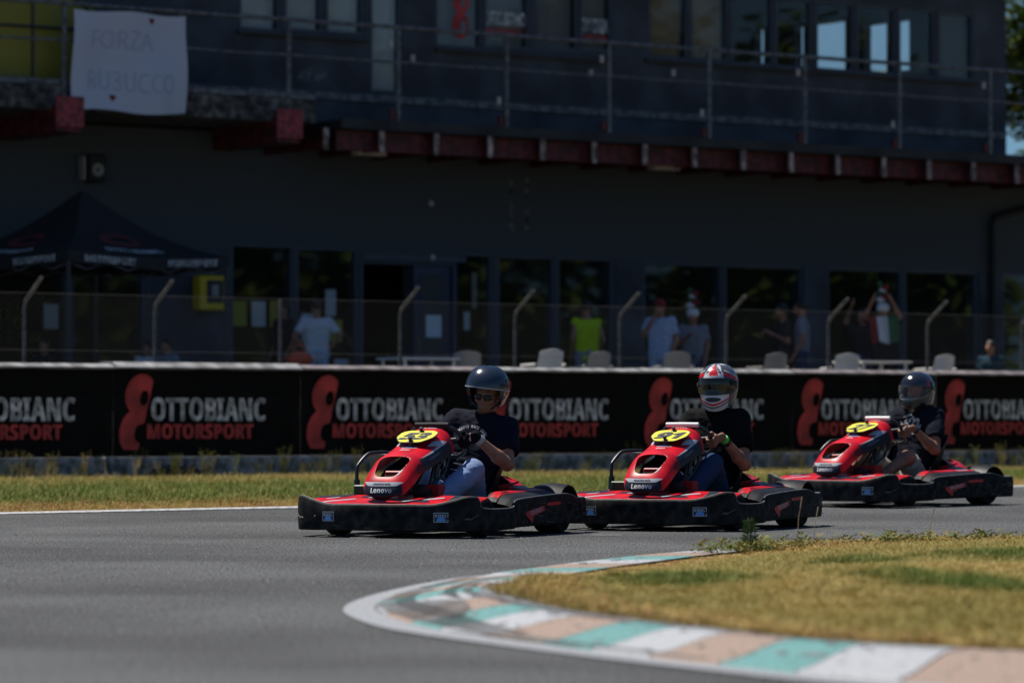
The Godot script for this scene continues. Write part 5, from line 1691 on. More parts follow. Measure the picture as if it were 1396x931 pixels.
func build_clubhouse() -> void:
	var slab := MB.new()
	var ta := Vector3(0, 0, -48.6) + Basis(Vector3.UP, BT) * Vector3(-24, 0, -0.75)
	var tb := Vector3(0, 0, -48.6) + Basis(Vector3.UP, BT) * Vector3(30, 0, -0.75)
	var tc := club(30, 0, -0.02)
	var td := club(-24, 0, -0.02)
	for q in [[ta, tb], [tb, tc], [tc, td], [td, ta]]: slab.quad(q[0] - Vector3(0, 0.1, 0), q[1] - Vector3(0, 0.1, 0), q[1] + Vector3(0, 0.87, 0), q[0] + Vector3(0, 0.87, 0))
	slab.quad(ta + Vector3(0, 0.87, 0), tb + Vector3(0, 0.87, 0), tc + Vector3(0, 0.87, 0), td + Vector3(0, 0.87, 0))
	struct("terrace", slab, M.terrace)
	var c := thing("clubhouse", "long dark blue two storey clubhouse with a steel balcony across its front", "building", CO, CT)
	# ground floor
	var g0 := 0.87
	var holes := [[-9.6, -8.3, g0, 3.5], [-8.24, -6.95, g0, 3.5], [-5.4, -4.25, g0, 3.55], [-4.19, -3.03, g0, 3.53], [-2.95, -1.97, g0, 3.29], [-1.93, -1.2, g0, 3.29], [-1.14, -0.4, g0, 3.51], [-0.28, 0.87, g0, 3.5], [0.94, 2.09, g0, 3.5], [2.74, 4.44, g0, 3.46], [4.5, 6.23, g0, 3.46], [6.81, 8.53, g0, 3.46], [8.6, 10.33, g0, 3.46], [10.95, 12.6, g0, 3.46], [12.7, 14.4, g0, 3.46]]
	wall_with_openings("lower_wall", -24, 30, g0, 5.3, 0.0, 0.3, holes, M.wall_grey, c)
	for i in [2.42, 6.52, 10.64, -6.17]: bx("pillar_panel", Vector3(i, 2.2, 0.012), Vector3(0.56 if i > 0 else 1.3, 2.5, 0.02), M.wall_blue, c, 0.004)
	for i in holes.size():
		var h: Array = holes[i]
		if i == 4: continue
		if i == 5:
			var d := bx("door", Vector3(-1.565, 2.12, -0.06), Vector3(0.72, 2.33, 0.05), M.door_blue, c)
			bx("door_pane", Vector3(-1.565, 2.2, -0.03), Vector3(0.52, 1.9, 0.012), M.dark_steel, d)
			bx("notice", Vector3(-1.55, 2.3, -0.021), Vector3(0.3, 0.36, 0.004), M.paper, d, 0.0)
			bx("handle", Vector3(-1.86, 2.0, 0.0), Vector3(0.02, 0.25, 0.03), M.bare_steel, d, 0.005)
			continue
		window(h[0], h[1], h[2], h[3], c)
	bx("door_frame", Vector3(-1.94, 3.4, -0.03), Vector3(2.0, 0.1, 0.12), M.frame_blue, c)
	bx("door_frame", Vector3(-2.97, 2.12, -0.03), Vector3(0.05, 2.34, 0.12), M.frame_blue, c)
	bx("door_frame", Vector3(-1.95, 2.12, -0.03), Vector3(0.04, 2.34, 0.12), M.door_blue, c)
	bx("door_frame", Vector3(-1.17, 2.12, -0.03), Vector3(0.06, 2.34, 0.13), M.door_blue, c)
	# notices stuck inside the left windows
	for p in [[-5.2, 2.45, 0.26, 0.4, "paper_yellow"], [-4.85, 2.45, 0.26, 0.4, "paper"], [-4.5, 2.45, 0.28, 0.42, "paper_yellow"], [-3.9, 2.25, 0.3, 0.45, "paper"], [-3.5, 2.65, 0.2, 0.42, "paper"], [-3.4, 2.2, 0.24, 0.36, "paper_yellow"], [-3.3, 1.6, 0.26, 0.3, "paper"], [-8.55, 2.35, 0.25, 0.38, "paper"], [-0.85, 2.4, 0.12, 0.3, "paper"], [-0.7, 2.9, 0.1, 0.6, "plastic_grey"]]:
		bx("notice", Vector3(p[0], p[1], -0.085), Vector3(p[2], p[3], 0.004), M[p[4]], c, 0.0)
	# rooms behind the glass
	var r := MB.new()
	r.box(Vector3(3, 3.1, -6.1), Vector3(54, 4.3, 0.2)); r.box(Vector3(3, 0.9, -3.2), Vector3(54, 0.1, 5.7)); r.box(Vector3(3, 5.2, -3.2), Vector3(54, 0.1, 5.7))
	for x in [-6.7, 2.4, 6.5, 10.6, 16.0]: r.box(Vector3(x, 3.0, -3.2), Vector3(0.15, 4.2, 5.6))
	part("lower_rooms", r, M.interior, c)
	for p in [[4.9, -3.4], [7.6, -3.0], [9.3, -3.8], [0.6, -3.4]]:
		bx("counter", Vector3(p[0], 1.5, p[1]), Vector3(1.4, 1.1, 0.5), M.interior_pale, c, 0.02)
	# stains, lamps, speaker, drain pipe on the lower wall
	for p in [[-0.02, 4.3, 1.0], [0.3, 4.35, 0.9]]:
		var wst := MB.new()
		wst.flat(shape2d(func(x, y): return absf(x) < 0.05 * (0.5 + 0.5 * folds.get_noise_2d(3.0, y * 60.0)) + 0.012, -0.08, 0.08, -p[2] / 2, p[2] / 2, 30, 24), Transform3D(Basis.IDENTITY, Vector3(p[0], p[1], 0.003)))
		part("wall_stain", wst, M.stain_white, c)
	for p in [[-1.65, 4.3], [-1.62, 3.42]]:
		var lm := MB.new(); lm.ball(Vector3(p[0], p[1], 0.05), Vector3(0.05, 0.05, 0.04)); part("wall_lamp", lm, M.lamp_housing, c)
	var spk := bx("speaker", Vector3(-7.9, 4.62, 0.1), Vector3(0.3, 0.42, 0.2), M.canopy, c, 0.02)
	var sm := MB.new(); sm.lathe([Vector2(0.1, 0.0), Vector2(0.1, 0.012), Vector2(0.075, 0.012), Vector2(0.03, 0.0)], Vector3(-7.9, 4.6, 0.2), Vector3(0, 0, 1), 20); part("speaker_ring", sm, M.plastic_grey, spk)
	bx("speaker_bracket", Vector3(-8.12, 4.62, 0.1), Vector3(0.04, 0.36, 0.16), M.plastic_grey, spk, 0.004)
	var dp := MB.new(); dp.tube([Vector3(10.62, 0.95, 0.09), Vector3(10.62, 4.35, 0.09), Vector3(10.7, 4.46, 0.09), Vector3(12.2, 4.8, 0.09)], 0.06, 10); part("drain_pipe", dp, M.canopy, c)
	# balcony: deck, joists with pale end plates, heavy beams at the left
	bx("deck", Vector3(13.3, 5.36, 0.9), Vector3(35.6, 0.14, 1.78), M.fascia, c, 0.01)
	bx("fascia", Vector3(13.3, 5.37, 1.81), Vector3(35.6, 0.16, 0.03), M.fascia, c)
	bx("red_channel", Vector3(13.3, 5.12, 1.62), Vector3(35.6, 0.32, 0.05), M.red_beam, c)
	for i in 19:
		var s := -4.795 + 1.03 * i
		bx("joist", Vector3(s, 5.12, 0.92), Vector3(0.06, 0.32, 1.75), M.red_beam, c, 0.004)
		bx("joist_end", Vector3(s, 5.11, 1.82), Vector3(0.09, 0.34, 0.04), M.rib_paint, c, 0.006)
	bx("deck", Vector3(-14.3, 5.52, 0.9), Vector3(18.7, 0.36, 1.78), M.slab, c, 0.02)
	bx("kerb_stone", Vector3(-14.3, 5.75, 1.72), Vector3(18.7, 0.09, 0.12), M.rail, c, 0.01)
	for s in [-13.4, -9.35, -5.55]:
		var b := MB.new()
		b.box(Vector3(s, 5.2, 0.95), Vector3(0.4, 0.4, 2.0), Basis.IDENTITY, 0.01)
		part("cross_beam", b, M.red_beam, c)
		bx("beam_end", Vector3(s, 5.3, 1.98), Vector3(0.46, 0.46, 0.05), M.beam_red, c, 0.01)
	for s in [-3.9, 1.95]: bx("soffit_lamp", Vector3(s + 0.3, 4.98, 1.2), Vector3(0.55, 0.1, 0.2), M.lamp_housing, c, 0.01)
	# upper floor
	var up := [[-5.26, -4.5, 6.93, 8.15], [-4.42, -3.7, 6.97, 8.15], [-3.64, -2.92, 6.97, 8.15], [-2.79, -2.18, 6.07, 8.15], [-1.52, -0.6, 6.87, 8.15], [-0.54, 0.36, 6.92, 8.15], [0.48, 1.36, 6.96, 8.15], [1.42, 2.08, 6.98, 8.15], [2.85, 3.7, 6.93, 8.15], [3.76, 4.58, 6.95, 8.15], [4.66, 5.58, 6.93, 8.15], [5.64, 6.46, 6.93, 8.15], [6.56, 7.42, 6.93, 8.15], [7.5, 8.39, 6.93, 8.15], [8.48, 9.32, 6.93, 8.15], [9.42, 10.25, 6.93, 8.15]]
	wall_with_openings("upper_wall", -24, 11.05, 5.44, 12.4, 0.0, 0.25, up, M.wall_blue, c)  # carried up out of view so its shadow reaches the terrace
	bx("pale_skirting", Vector3(-6.5, 5.96, 0.015), Vector3(35.0, 0.12, 0.03), M.rail, c)
	for p in [[-4.1, 2.46, 6.89], [0.28, 3.66, 6.83], [6.55, 7.6, 6.89]]: bx("window_sill", Vector3(p[0], p[2], 0.04), Vector3(p[1], 0.05, 0.1), M.dark_steel, c)
	for i in up.size():
		var h: Array = up[i]
		var cu: Material = null
		if i < 4: cu = M.curtain_pale
		elif i < 8: cu = M.blind_grey
		elif i in [8, 9]: cu = M.curtain_tan
		elif i == 15: cu = M.curtain_tan
		var w := window(h[0], h[1], h[2], h[3], c, cu)
		if i == 15: w.get_child(1).material_override = M.interior_pale
		if i in [4, 5, 7]:
			var sx := Transform3D(Basis.IDENTITY, Vector3(0, 0, -0.062))
			var m := MB.new()
			if i == 4:
				m.flat(shape2d(func(x, y):
					var a := Vector2((x) / 0.16, (y - 0.2) / 0.2).length()
					var b := Vector2((x + 0.02) / 0.17, (y + 0.2) / 0.22).length()
					return (a < 1.0 and Vector2((x - 0.04) / 0.05, (y - 0.18) / 0.07).length() > 1.0) or (b < 1.0 and Vector2((x - 0.05) / 0.06, (y + 0.2) / 0.08).length() > 1.0), -0.2, 0.2, -0.42, 0.4, 60, 30), Transform3D(Basis.IDENTITY, Vector3(-0.98, 7.45, -0.062)))
				part("window_sticker", m, M.print_red, w)
			else:
				m.flat(shifted(text2d("OTTOBIANO" if i == 5 else "OTTOBIA", "heavy", 0.24, 0.8 if i == 5 else 0.56), Vector2((h[0] + h[1]) / 2, 7.42)), sx)
				part("window_sticker", m, M.print_white, w)
				m = MB.new(); m.flat(shifted(text2d("MOTORSPORT" if i == 5 else "MOTORS", "heavy", 0.12, 0.75 if i == 5 else 0.52), Vector2((h[0] + h[1]) / 2, 7.2)), sx)
				part("window_sticker", m, M.print_red, w)
	# upper rooms; the corner room has windows in the end wall too
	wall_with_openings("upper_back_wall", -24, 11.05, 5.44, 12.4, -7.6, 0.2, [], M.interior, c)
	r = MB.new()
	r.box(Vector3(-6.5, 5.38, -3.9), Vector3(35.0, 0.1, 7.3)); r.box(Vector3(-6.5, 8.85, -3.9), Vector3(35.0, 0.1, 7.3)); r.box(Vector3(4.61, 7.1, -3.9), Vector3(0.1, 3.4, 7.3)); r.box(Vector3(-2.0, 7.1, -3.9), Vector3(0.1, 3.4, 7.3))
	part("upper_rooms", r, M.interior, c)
	wall_with_openings("end_wall", 0, 7.6, 5.44, 12.4, 0.0, 0.2, [[2.35, 3.68, 7.35, 8.3], [3.9, 5.75, 7.42, 8.45], [6.7, 7.0, 7.5, 8.5]], M.wall_blue, c)
	var ew: MeshInstance3D = c.get_child(c.get_child_count() - 1)
	ew.transform = Transform3D(Basis(Vector3.UP, PI / 2), Vector3(11.05, 0, -0.1))
	bx("unseen_shade_roof", Vector3(-6.4, 12.48, -2.4), Vector3(35.8, 0.16, 10.8), M.dark_steel, c, 0.02)  # unseen; height and overhang shaped to throw shade over the terrace
	bx("end_ground_floor_roof", Vector3(20.6, 5.36, -3.2), Vector3(19.0, 0.14, 6.3), M.fascia, c, 0.01)
	for i in [[-2.0, 6.55], [1.6, 6.5], [3.35, 6.6]]: bx("wall_fitting", Vector3(i[0], i[1] + 0.1, 0.03), Vector3(0.07, 0.12, 0.06), M.lamp_housing, c, 0.01)
	var gm := MB.new()
	gm.flat(shape2d(func(x, y): return folds.get_noise_2d(x * 300, y * 500) > -0.1 and Vector2(x / 0.3, (y - x * 0.15) / 0.12).length() < 1.0, -0.3, 0.3, -0.2, 0.2, 40, 16), Transform3D(Basis.IDENTITY, Vector3(-3.9, 6.3, 0.003)))
	part("wall_scrawl", gm, M.rail, c)
	# the railing
	var rl := thing("balcony_railing", "grey tubular steel railing along the clubhouse balcony", "railing", club(0, 5.44, 1.8), CT)
	var px := [-13.5, -11.4, -9.35, -7.4, -5.46, -3.44, -1.37, 0.67, 2.74, 4.8, 6.91, 9.01, 11.1, 13.2]
	for i in px.size():
		var m := MB.new()
		var x: float = px[i]
		m.box(Vector3(x, 0.74, 0), Vector3(0.07, 1.48, 0.05), Basis.IDENTITY, 0.008)
		part("post", m, M.rail, rl)
		if x > -5:
			bx("foot_plate", Vector3(x - 0.13, 0.1, 0.02), Vector3(0.1, 0.16, 0.06), M.red_beam, rl, 0.005)
			bx("clamp", Vector3(x - 0.15, 1.2 if int(i) % 2 else 0.42, 0.0), Vector3(0.06, 0.12, 0.05), M.lamp_housing, rl, 0.01)
		if i < px.size() - 1:
			for y in [1.48, 0.93]:
				m = MB.new()
				m.tube([Vector3(x, y, 0.0 if y > 1 else 0.012), Vector3(lerpf(x, px[i + 1], 0.5), y - 0.008, 0.0), Vector3(px[i + 1], y, 0.0 if y > 1 else 0.012)], 0.034 if y > 1 else 0.02, 8)
				part("rail", m, M.rail, rl)
	# things on the balcony
	var sh := thing("bed_sheet", "pale bed sheet with faint handwriting and two small red hearts, hung over the railing", "sheet", club(-9.3, 5.3, 1.95), CT)
	var cloth := func(s: float, t: float) -> Vector3:
		var x := 1.95 * s
		var y := lerpf(0.03 * sin(s * 7.0) + 0.03, 1.52 - 0.02 * s - 0.015 * sin(s * PI * 3), t) + (0.03 * s)
		return Vector3(x + 0.03 * sin(t * 5.0) * (s - 0.5), y, 0.03 * sin(s * 11.0 + t * 2.0) + 0.025 * sin(s * 4.0 - t * 6.0) + 0.02 * (1.0 - t) * sin(s * 19.0))
	var m := MB.new()
	m.patch(cloth, 0, 1, 40, 0, 1, 30, func(_s): return Vector3(1, 0.7, -5), null, 0.0, 0.006)
	part("cloth", m, M.sheet_cloth, sh)
	var sheet_map := func(p: Vector2) -> Array:
		return [cloth.call(p.x / 1.95, p.y / 1.5) + Vector3(0, 0, 0.006), Vector3(0, 0, 1)]
	m = MB.new(); m.mapped(shifted(text2d("FORZA", "plain", 0.28, 1.05), Vector2(0.85, 1.08)), sheet_map); part("handwriting", m, M.faint_ink, sh)
	m = MB.new(); m.mapped(shifted(text2d("RU3UCCO", "plain", 0.3, 1.45), Vector2(1.0, 0.45)), sheet_map); part("handwriting", m, M.faint_ink, sh)
	for hp in [Vector2(1.35, 1.38), Vector2(0.68, 0.17)]:
		m = MB.new(); m.mapped(shape2d(func(x, y):
			var a := absf(x)
			return a * a + pow(y * 1.2 - sqrt(a) * 0.22, 2.0) < 0.0026, -0.06, 0.06, -0.06, 0.1, 24, 12).duplicate(), func(p): return sheet_map.call(p + hp)); part("heart", m, M.red_cloth, sh)
	var yt := thing("yellow_tarpaulin", "yellow tarpaulin stretched on a frame behind the left end of the railing", "tarpaulin", club(-11.6, 5.7, 1.25), CT)
	m = MB.new()
	m.prism(PackedVector2Array([Vector2(-2.0, 0.0), Vector2(4.15, 0.12), Vector2(4.22, 0.3), Vector2(3.0, 1.25), Vector2(2.1, 1.75), Vector2(-2.0, 1.75)]), 0.02, Transform3D.IDENTITY)
	part("sheet", m, M.yellow_tarp, yt)
	m = MB.new(); m.tube([Vector3(-2, 0.9, 0.04), Vector3(3.4, 0.9, 0.04)], 0.025, 6); m.tube([Vector3(2.15, 1.76, 0.03), Vector3(4.25, 0.28, 0.03)], 0.025, 6); m.tube([Vector3(2.0, 0, 0.03), Vector3(2.0, 1.7, 0.03)], 0.025, 6); part("frame", m, M.dark_steel, yt)
	var yb := thing("yellow_wall_box", "yellow wall cabinet with a dark window, beside the tent", "cabinet", club(-5.88, 2.48, 0.03), CT)
	bx("case", Vector3(0, 0.27, 0.12), Vector3(0.5, 0.54, 0.24), M.yellow_box, yb, 0.02)
	bx("window", Vector3(0.02, 0.29, 0.243), Vector3(0.3, 0.36, 0.01), M.ink, yb, 0.01)
	bx("notice", Vector3(0.02, 0.31, 0.25), Vector3(0.12, 0.18, 0.004), M.plastic_grey, yb, 0.0)

func build_terrace_things() -> void:
	# black pop-up tent standing cornerwise
	var tc := Vector3(-6.3, 0.95, -55.0)
	var t := thing("popup_tent", "black pop-up tent with white lettering on its valance, at the left", "tent", tc, PI / 4 + 0.02)
	var R := 1.52
	for i in 4:
		var b := Basis(Vector3.UP, PI / 2 * i)
		var cs := func(s: float, q: float) -> Vector3:   # s from the peak down, q across
			var w := R * s
			return b * Vector3(lerpf(-w, w, q), 3.2 - 1.06 * s - 0.17 * sin(s * PI) + 0.06 * s * absf(q * 2 - 1), w)
		var m := MB.new()
		m.patch(cs, 0.02, 1, 16, 0, 1, 16, func(_s): return Vector3(0, 1, 0), null, 0.0, 0.004)
		var rows := []
		for k in 25:
			var q := k / 24.0
			var p: Vector3 = cs.call(1.0, q)
			rows.append(PackedVector3Array([p, p + b * Vector3(0, -0.14 - 0.03 * absf(sin(q * PI * 3)), 0.012)]))
		m.grid(rows)
		var cp := part("canopy", m, M.canopy, t)
		if i in [0, 3]:
			m = MB.new()
			var val := func(p: Vector2) -> Array:
				var q: Vector3 = cs.call(1.0, 0.5 + p.x / (2 * R))
				return [q + b * Vector3(0, -0.08 + p.y, 0.025), b * Vector3(0, 0, 1)]
			for x in [-0.75, 0.8]: m.mapped(shifted(text2d("MOTORSPORT", "heavy", 0.1, 0.95), Vector2(x, 0)), val)
			var slope := func(p: Vector2) -> Array: return [cs.call(0.78 - p.y, 0.5 + p.x / 2.4) + b * Vector3(0, 0.012, 0.01), b * Vector3(0, 0.8, 0.6)]
			m.mapped(shifted(text2d("OTTOBIANO", "heavy", 0.09, 1.0), Vector2(-0.1, -0.06)), slope)
			part("tent_lettering", m, M.print_white, cp)
			m = MB.new()
			m.mapped(shape2d(func(x, y): return absf(Vector2(x / 0.5, y / 0.11).length() - 0.8) < 0.25 and x < 0.35, -0.5, 0.5, -0.14, 0.14, 40, 16), func(p): return slope.call(p + Vector2(-0.1, 0.16)))
			part("tent_emblem", m, M.faded_red, cp)
		m = MB.new()
		m.box(b * Vector3(R - 0.03, 1.05, R - 0.03), Vector3(0.05, 2.1, 0.05), b, 0.004)
		part("leg", m, M.dark_steel, t)
		m = MB.new()
		var pts := []
		for k in 9: pts.append(b * Vector3(lerpf(-R, R, k / 8.0), 2.05 - 0.1 * (k % 2), R - 0.04))
		m.tube(pts, 0.014, 6)
		part("truss", m, M.rail, t)
	# white plastic chairs and tables just behind the barrier
	var ch := thing("plastic_chair", "bright white plastic chair with its back to the track, sunlit, above the first driver's helmet", "chair", Vector3.ZERO, 0.0, "plastic chairs on the terrace")
	var m := MB.new()
	var bk := func(s: float, q: float) -> Vector3:
		var w := 0.21 - 0.02 * s
		var a := (q - 0.5) * 2.0
		return Vector3(a * w, 0.44 + 0.42 * s - 0.04 * a * a * s, 0.2 + 0.1 * s - 0.07 * a * a)
	m.patch(bk, 0, 1, 8, 0, 1, 12, func(_s): return Vector3(0, 0.6, -1), null, 0.0, 0.008)
	part("backrest", m, M.plastic_white, ch)
	m = MB.new(); m.box(Vector3(0, 0.43, 0), Vector3(0.44, 0.03, 0.44), Basis.IDENTITY, 0.01); part("seat", m, M.plastic_white, ch)
	for x in [-1, 1]:
		for z in [-1, 1]:
			m = MB.new(); m.tube([Vector3(0.19 * x, 0.43, 0.18 * z), Vector3(0.23 * x, 0.0, 0.22 * z)], [0.022, 0.018], 6); part("leg", m, M.plastic_white, ch)
		m = MB.new(); m.tube([Vector3(0.22 * x, 0.43, -0.18), Vector3(0.24 * x, 0.64, -0.17), Vector3(0.24 * x, 0.65, 0.2)], 0.016, 6); part("armrest", m, M.plastic_white, ch)
	var seats := [[740, 51.3, "", 0.1], [634, 52.4, "greyish plastic chair just right of the white table, above the banner behind the first kart", -0.3], [805, 53.0, "greyish plastic chair in front of the person in the lime vest", 0.2], [918, 53.2, "greyish plastic chair in front of the person in the pale blue shirt", -0.2], [1046, 54.0, "greyish plastic chair left of the two people talking", 0.15], [1147, 54.6, "pale plastic chair left of the person in the tall striped hat", -0.1], [1275, 55.5, "pale plastic chair right of the third helmet, above the rightmost banner", 0.2]]
	for i in seats.size():
		var q: Array = seats[i]
		var at := Vector3((q[0] - 698) * q[1] / 5125.0, 0.87, -q[1])
		var o: Node3D = ch
		if i > 0: o = copy(ch, q[2], at, 0.45 + q[3])
		else: o.position = at; o.rotation.y = 0.55
		if i in [1, 2, 3, 4]:
			for k in o.get_children(): k.material_override = M.plastic_grey
	for q in [[570, 52.0, "long white table top left of the greyish chair, above the first kart"], [1190, 55.0, "white table below the striped hat, above the third kart"]]:
		var tb := thing("terrace_table", q[2], "table", Vector3((q[0] - 698) * q[1] / 5125.0, 0.87, -q[1]), 0.6, "white tables on the terrace")
		bx("table_top", Vector3(0, 0.74, 0), Vector3(0.95, 0.03, 0.7), M.plastic_white, tb, 0.01)
		for x in [-0.4, 0.4]:
			for z in [-0.28, 0.28]: bx("leg", Vector3(x, 0.36, z), Vector3(0.04, 0.72, 0.04), M.plastic_white, tb, 0.005)
	var ob := thing("orange_bag", "orange red sports bag below the man in the white T-shirt", "bag", Vector3(-3.0, 1.5, -53.0), 0.4)
	m = MB.new(); m.ball(Vector3(0, 0.12, 0), Vector3(0.2, 0.12, 0.12)); part("bag", m, M.orange_bag, ob)
	m = MB.new(); m.tube(spline([Vector3(-0.1, 0.2, 0), Vector3(-0.06, 0.32, 0), Vector3(0.06, 0.32, 0), Vector3(0.1, 0.2, 0)], 10), 0.012, 6); part("handle", m, M.orange_bag, ob)
	var bs := thing("side_bench", "long low bench standing behind the barrier at the left", "bench", Vector3(-3.0, 0.95, -53.0), 0.4)
	bx("seat", Vector3(0, 0.52, 0), Vector3(1.2, 0.05, 0.35), M.dark_steel, bs)
	for x in [-0.5, 0.5]: bx("leg", Vector3(x, 0.25, 0), Vector3(0.05, 0.5, 0.3), M.dark_steel, bs)

# ---------------------------------------------------------------- people on the terrace
func bystander(label: String, px: float, d: float, face_turn: float, tall: float, shirt: String, trousers: String, o := {}) -> void:
	var P := thing("person", label, "person", Vector3((px - 698) * d / 5125.0, 0.87, -d), face_turn, "people on the terrace")
	var k := tall / 1.75
	var sit: bool = o.get("sit", false)
	var hipy := 0.5 if sit else 0.92
	var V := func(x: float, y: float, z: float) -> Vector3: return Vector3(x, y, z) * k
	var hd: Vector3 = V.call(0, hipy + 0.72, -0.03 + o.get("lean", 0.0))
	var nk: Vector3 = V.call(0, hipy + 0.54, 0.01)
	var J := {"l": [V.call(-0.19, hipy + 0.5, 0), V.call(-0.25, hipy + 0.22, 0.04), V.call(-0.22, hipy - 0.02, -0.1)], "r": [V.call(0.19, hipy + 0.5, 0), V.call(0.25, hipy + 0.22, 0.04), V.call(0.22, hipy - 0.02, -0.1)]}
	for s in ["l", "r"]:
		var sg := -1.0 if s == "l" else 1.0
		match o.get("arm_" + s, ""):
			"up": J[s] = [J[s][0], V.call(0.28 * sg, hipy + 0.62, -0.1), V.call(0.16 * sg, hipy + 0.86, -0.14)]
			"fold": J[s] = [J[s][0], V.call(0.25 * sg, hipy + 0.23, -0.02), V.call(0.06 * sg, hipy + 0.36, -0.22)]
			"face": J[s] = [J[s][0], V.call(0.24 * sg, hipy + 0.28, -0.12), V.call(0.05 * sg, hipy + 0.55, -0.17)]
			"hip": J[s] = [J[s][0], V.call(0.36 * sg, hipy + 0.26, 0.06), V.call(0.17 * sg, hipy + 0.04, -0.02)]
	var F := Field.new(Vector3(-0.5, -0.02, -0.7) * k, Vector3(0.5, 1.95, 0.35) * k, 0.02)
	F.ell(hd, Vector3(0.078, 0.115, 0.095) * k, Basis.IDENTITY, 0.02)
	F.ell(hd + V.call(0, -0.05, -0.03), Vector3(0.06, 0.07, 0.065) * k, Basis.IDENTITY, 0.03)
	F.cap(hd + V.call(0, 0.0, -0.09), hd + V.call(0, -0.03, -0.105), 0.012, 0.016, 0.02)
	F.cap(hd, nk, 0.055 * k, 0.06 * k, 0.03)
	F.cap(V.call(0, hipy, 0), V.call(0, hipy + 0.42, 0), 0.1 * k, 0.1 * k, 0.05, 0, Vector3.RIGHT, 0.06 * k, 0.1 * k)
	for s in ["l", "r"]:
		F.cap(V.call(0, hipy + 0.46, 0), J[s][0], 0.06 * k, 0.055 * k, 0.04)
		F.cap(J[s][0], J[s][1], 0.05 * k, 0.04 * k, 0.02)
		F.cap(J[s][1], J[s][2], 0.04 * k, 0.028 * k, 0.02)
		var hdir: Vector3 = (J[s][2] - J[s][1]).normalized()
		F.cap(J[s][2], J[s][2] + hdir * 0.09 * k, 0.03 * k, 0.026 * k, 0.015)
		F.cap(J[s][2] + hdir * 0.08 * k, J[s][2] + hdir * 0.16 * k + V.call(0, 0, -0.015), 0.026 * k, 0.018 * k, 0.015)
		F.cap(J[s][2] + hdir * 0.03 * k, J[s][2] + hdir * 0.09 * k + V.call(0, 0, -0.045), 0.016 * k, 0.014 * k, 0.01)
	var legs := []
	for sg in [-1.0, 1.0]:
		if sit: legs.append([V.call(0.1 * sg, hipy, 0), V.call(0.13 * sg, hipy + 0.02, -0.43), V.call(0.13 * sg, 0.09, -0.42)])
		else: legs.append([V.call(0.095 * sg, hipy, 0), V.call(0.11 * sg, 0.49, -0.01), V.call(0.12 * sg, 0.08, 0.04)])
	for l in legs:
		F.cap(l[0], l[1], 0.08 * k, 0.055 * k, 0.03)
		F.cap(l[1], l[2], 0.052 * k, 0.036 * k, 0.02)
		F.cap(l[2] + V.call(0, -0.03, 0.02), l[2] + V.call(0, -0.05, -0.17), 0.04 * k, 0.03 * k, 0.02)
	var b := MB.new()
	F.into(b)
	part("body", b, M.skin_tan if o.get("tan", false) else M.skin, P)
	var S := Field.new(Vector3(-0.5, hipy - 0.2, -0.5) * k, Vector3(0.5, hipy + 0.95, 0.35) * k, 0.02)
	S.cap(V.call(0, hipy - 0.03, 0), V.call(0, hipy + 0.4, 0), 0.115 * k, 0.115 * k, 0.05, 0, Vector3.RIGHT, 0.07 * k, 0.1 * k)
	S.cap(V.call(0, hipy + 0.44, 0), nk + V.call(0, -0.03, 0), 0.09 * k, 0.066 * k, 0.05)
	for s in ["l", "r"]:
		S.cap(V.call(0, hipy + 0.46, 0), J[s][0], 0.075 * k, 0.07 * k, 0.04)
		if not o.get("vest", false): S.cap(J[s][0], J[s][0].lerp(J[s][1], 0.72), 0.067 * k, 0.07 * k, 0.02, 1)
	var sm := MB.new()
	S.into(sm, folds, 0.012)
	part("vest" if o.get("vest", false) else "shirt", sm, M[shirt], P)
	var T := Field.new(Vector3(-0.4, -0.02, -0.65) * k, Vector3(0.4, hipy + 0.25, 0.3) * k, 0.02)
	for l in legs:
		T.cap(V.call(0, hipy + 0.02, 0), l[0], 0.12 * k, 0.11 * k, 0.04)
		T.cap(l[0], l[1], 0.1 * k, 0.072 * k, 0.03)
		if not o.get("shorts", false): T.cap(l[1], l[2], 0.07 * k, 0.058 * k, 0.02, 1)
	var tm := MB.new()
	T.into(tm, folds, 0.01)
	part("shorts" if o.get("shorts", false) else "trousers", tm, M[trousers], P)
	var hm := MB.new()
	var hat: String = o.get("hat", "")
	if hat == "cap":
		hm.ball(hd + V.call(0, 0.035, 0.0), Vector3(0.095, 0.1, 0.108) * k)
		hm.ball(hd + V.call(0, 0.04, -0.12), Vector3(0.07, 0.012, 0.06) * k)
		part("cap", hm, M.red_cloth, P)
	elif hat == "jester":
		var cols := [M.green_cloth, M.white_cloth, M.red_cloth]
		hm.ball(hd + V.call(0, 0.04, 0.0), Vector3(0.11, 0.09, 0.12) * k)
		var hn := part("striped_hat", hm, M.white_cloth, P)
		for i in 7:
			var q := MB.new()
			q.ball(hd + V.call(0.05 * sin(i * 2.3), 0.12 + 0.05 * i, 0.03 * cos(i * 1.7)), Vector3(0.085 - 0.006 * i, 0.05, 0.085 - 0.006 * i) * k, Basis.IDENTITY, 7)
			part("hat_band", q, cols[i % 3], hn)
	else:
		hm.ball(hd + V.call(0, 0.035, 0.018), Vector3(0.09, 0.1, 0.1) * k)
		part("hair", hm, M.hair, P)
	if o.has("flag"):
		var q := MB.new()
		var rows := []
		for i in 12: rows.append(PackedVector3Array([V.call(-0.3 + 0.04 * i, hipy + 0.2 + 0.02 * sin(i), -0.22 + 0.03 * sin(i * 1.4)), V.call(-0.28 + 0.045 * i, hipy + 0.62, -0.2 + 0.03 * sin(i * 1.1))]))
		for i in 3:
			q = MB.new(); q.grid(rows.slice(i * 4, mini(i * 4 + 5, 12))); part("scarf", q, [M.green_cloth, M.white_cloth, M.red_cloth][i], P)

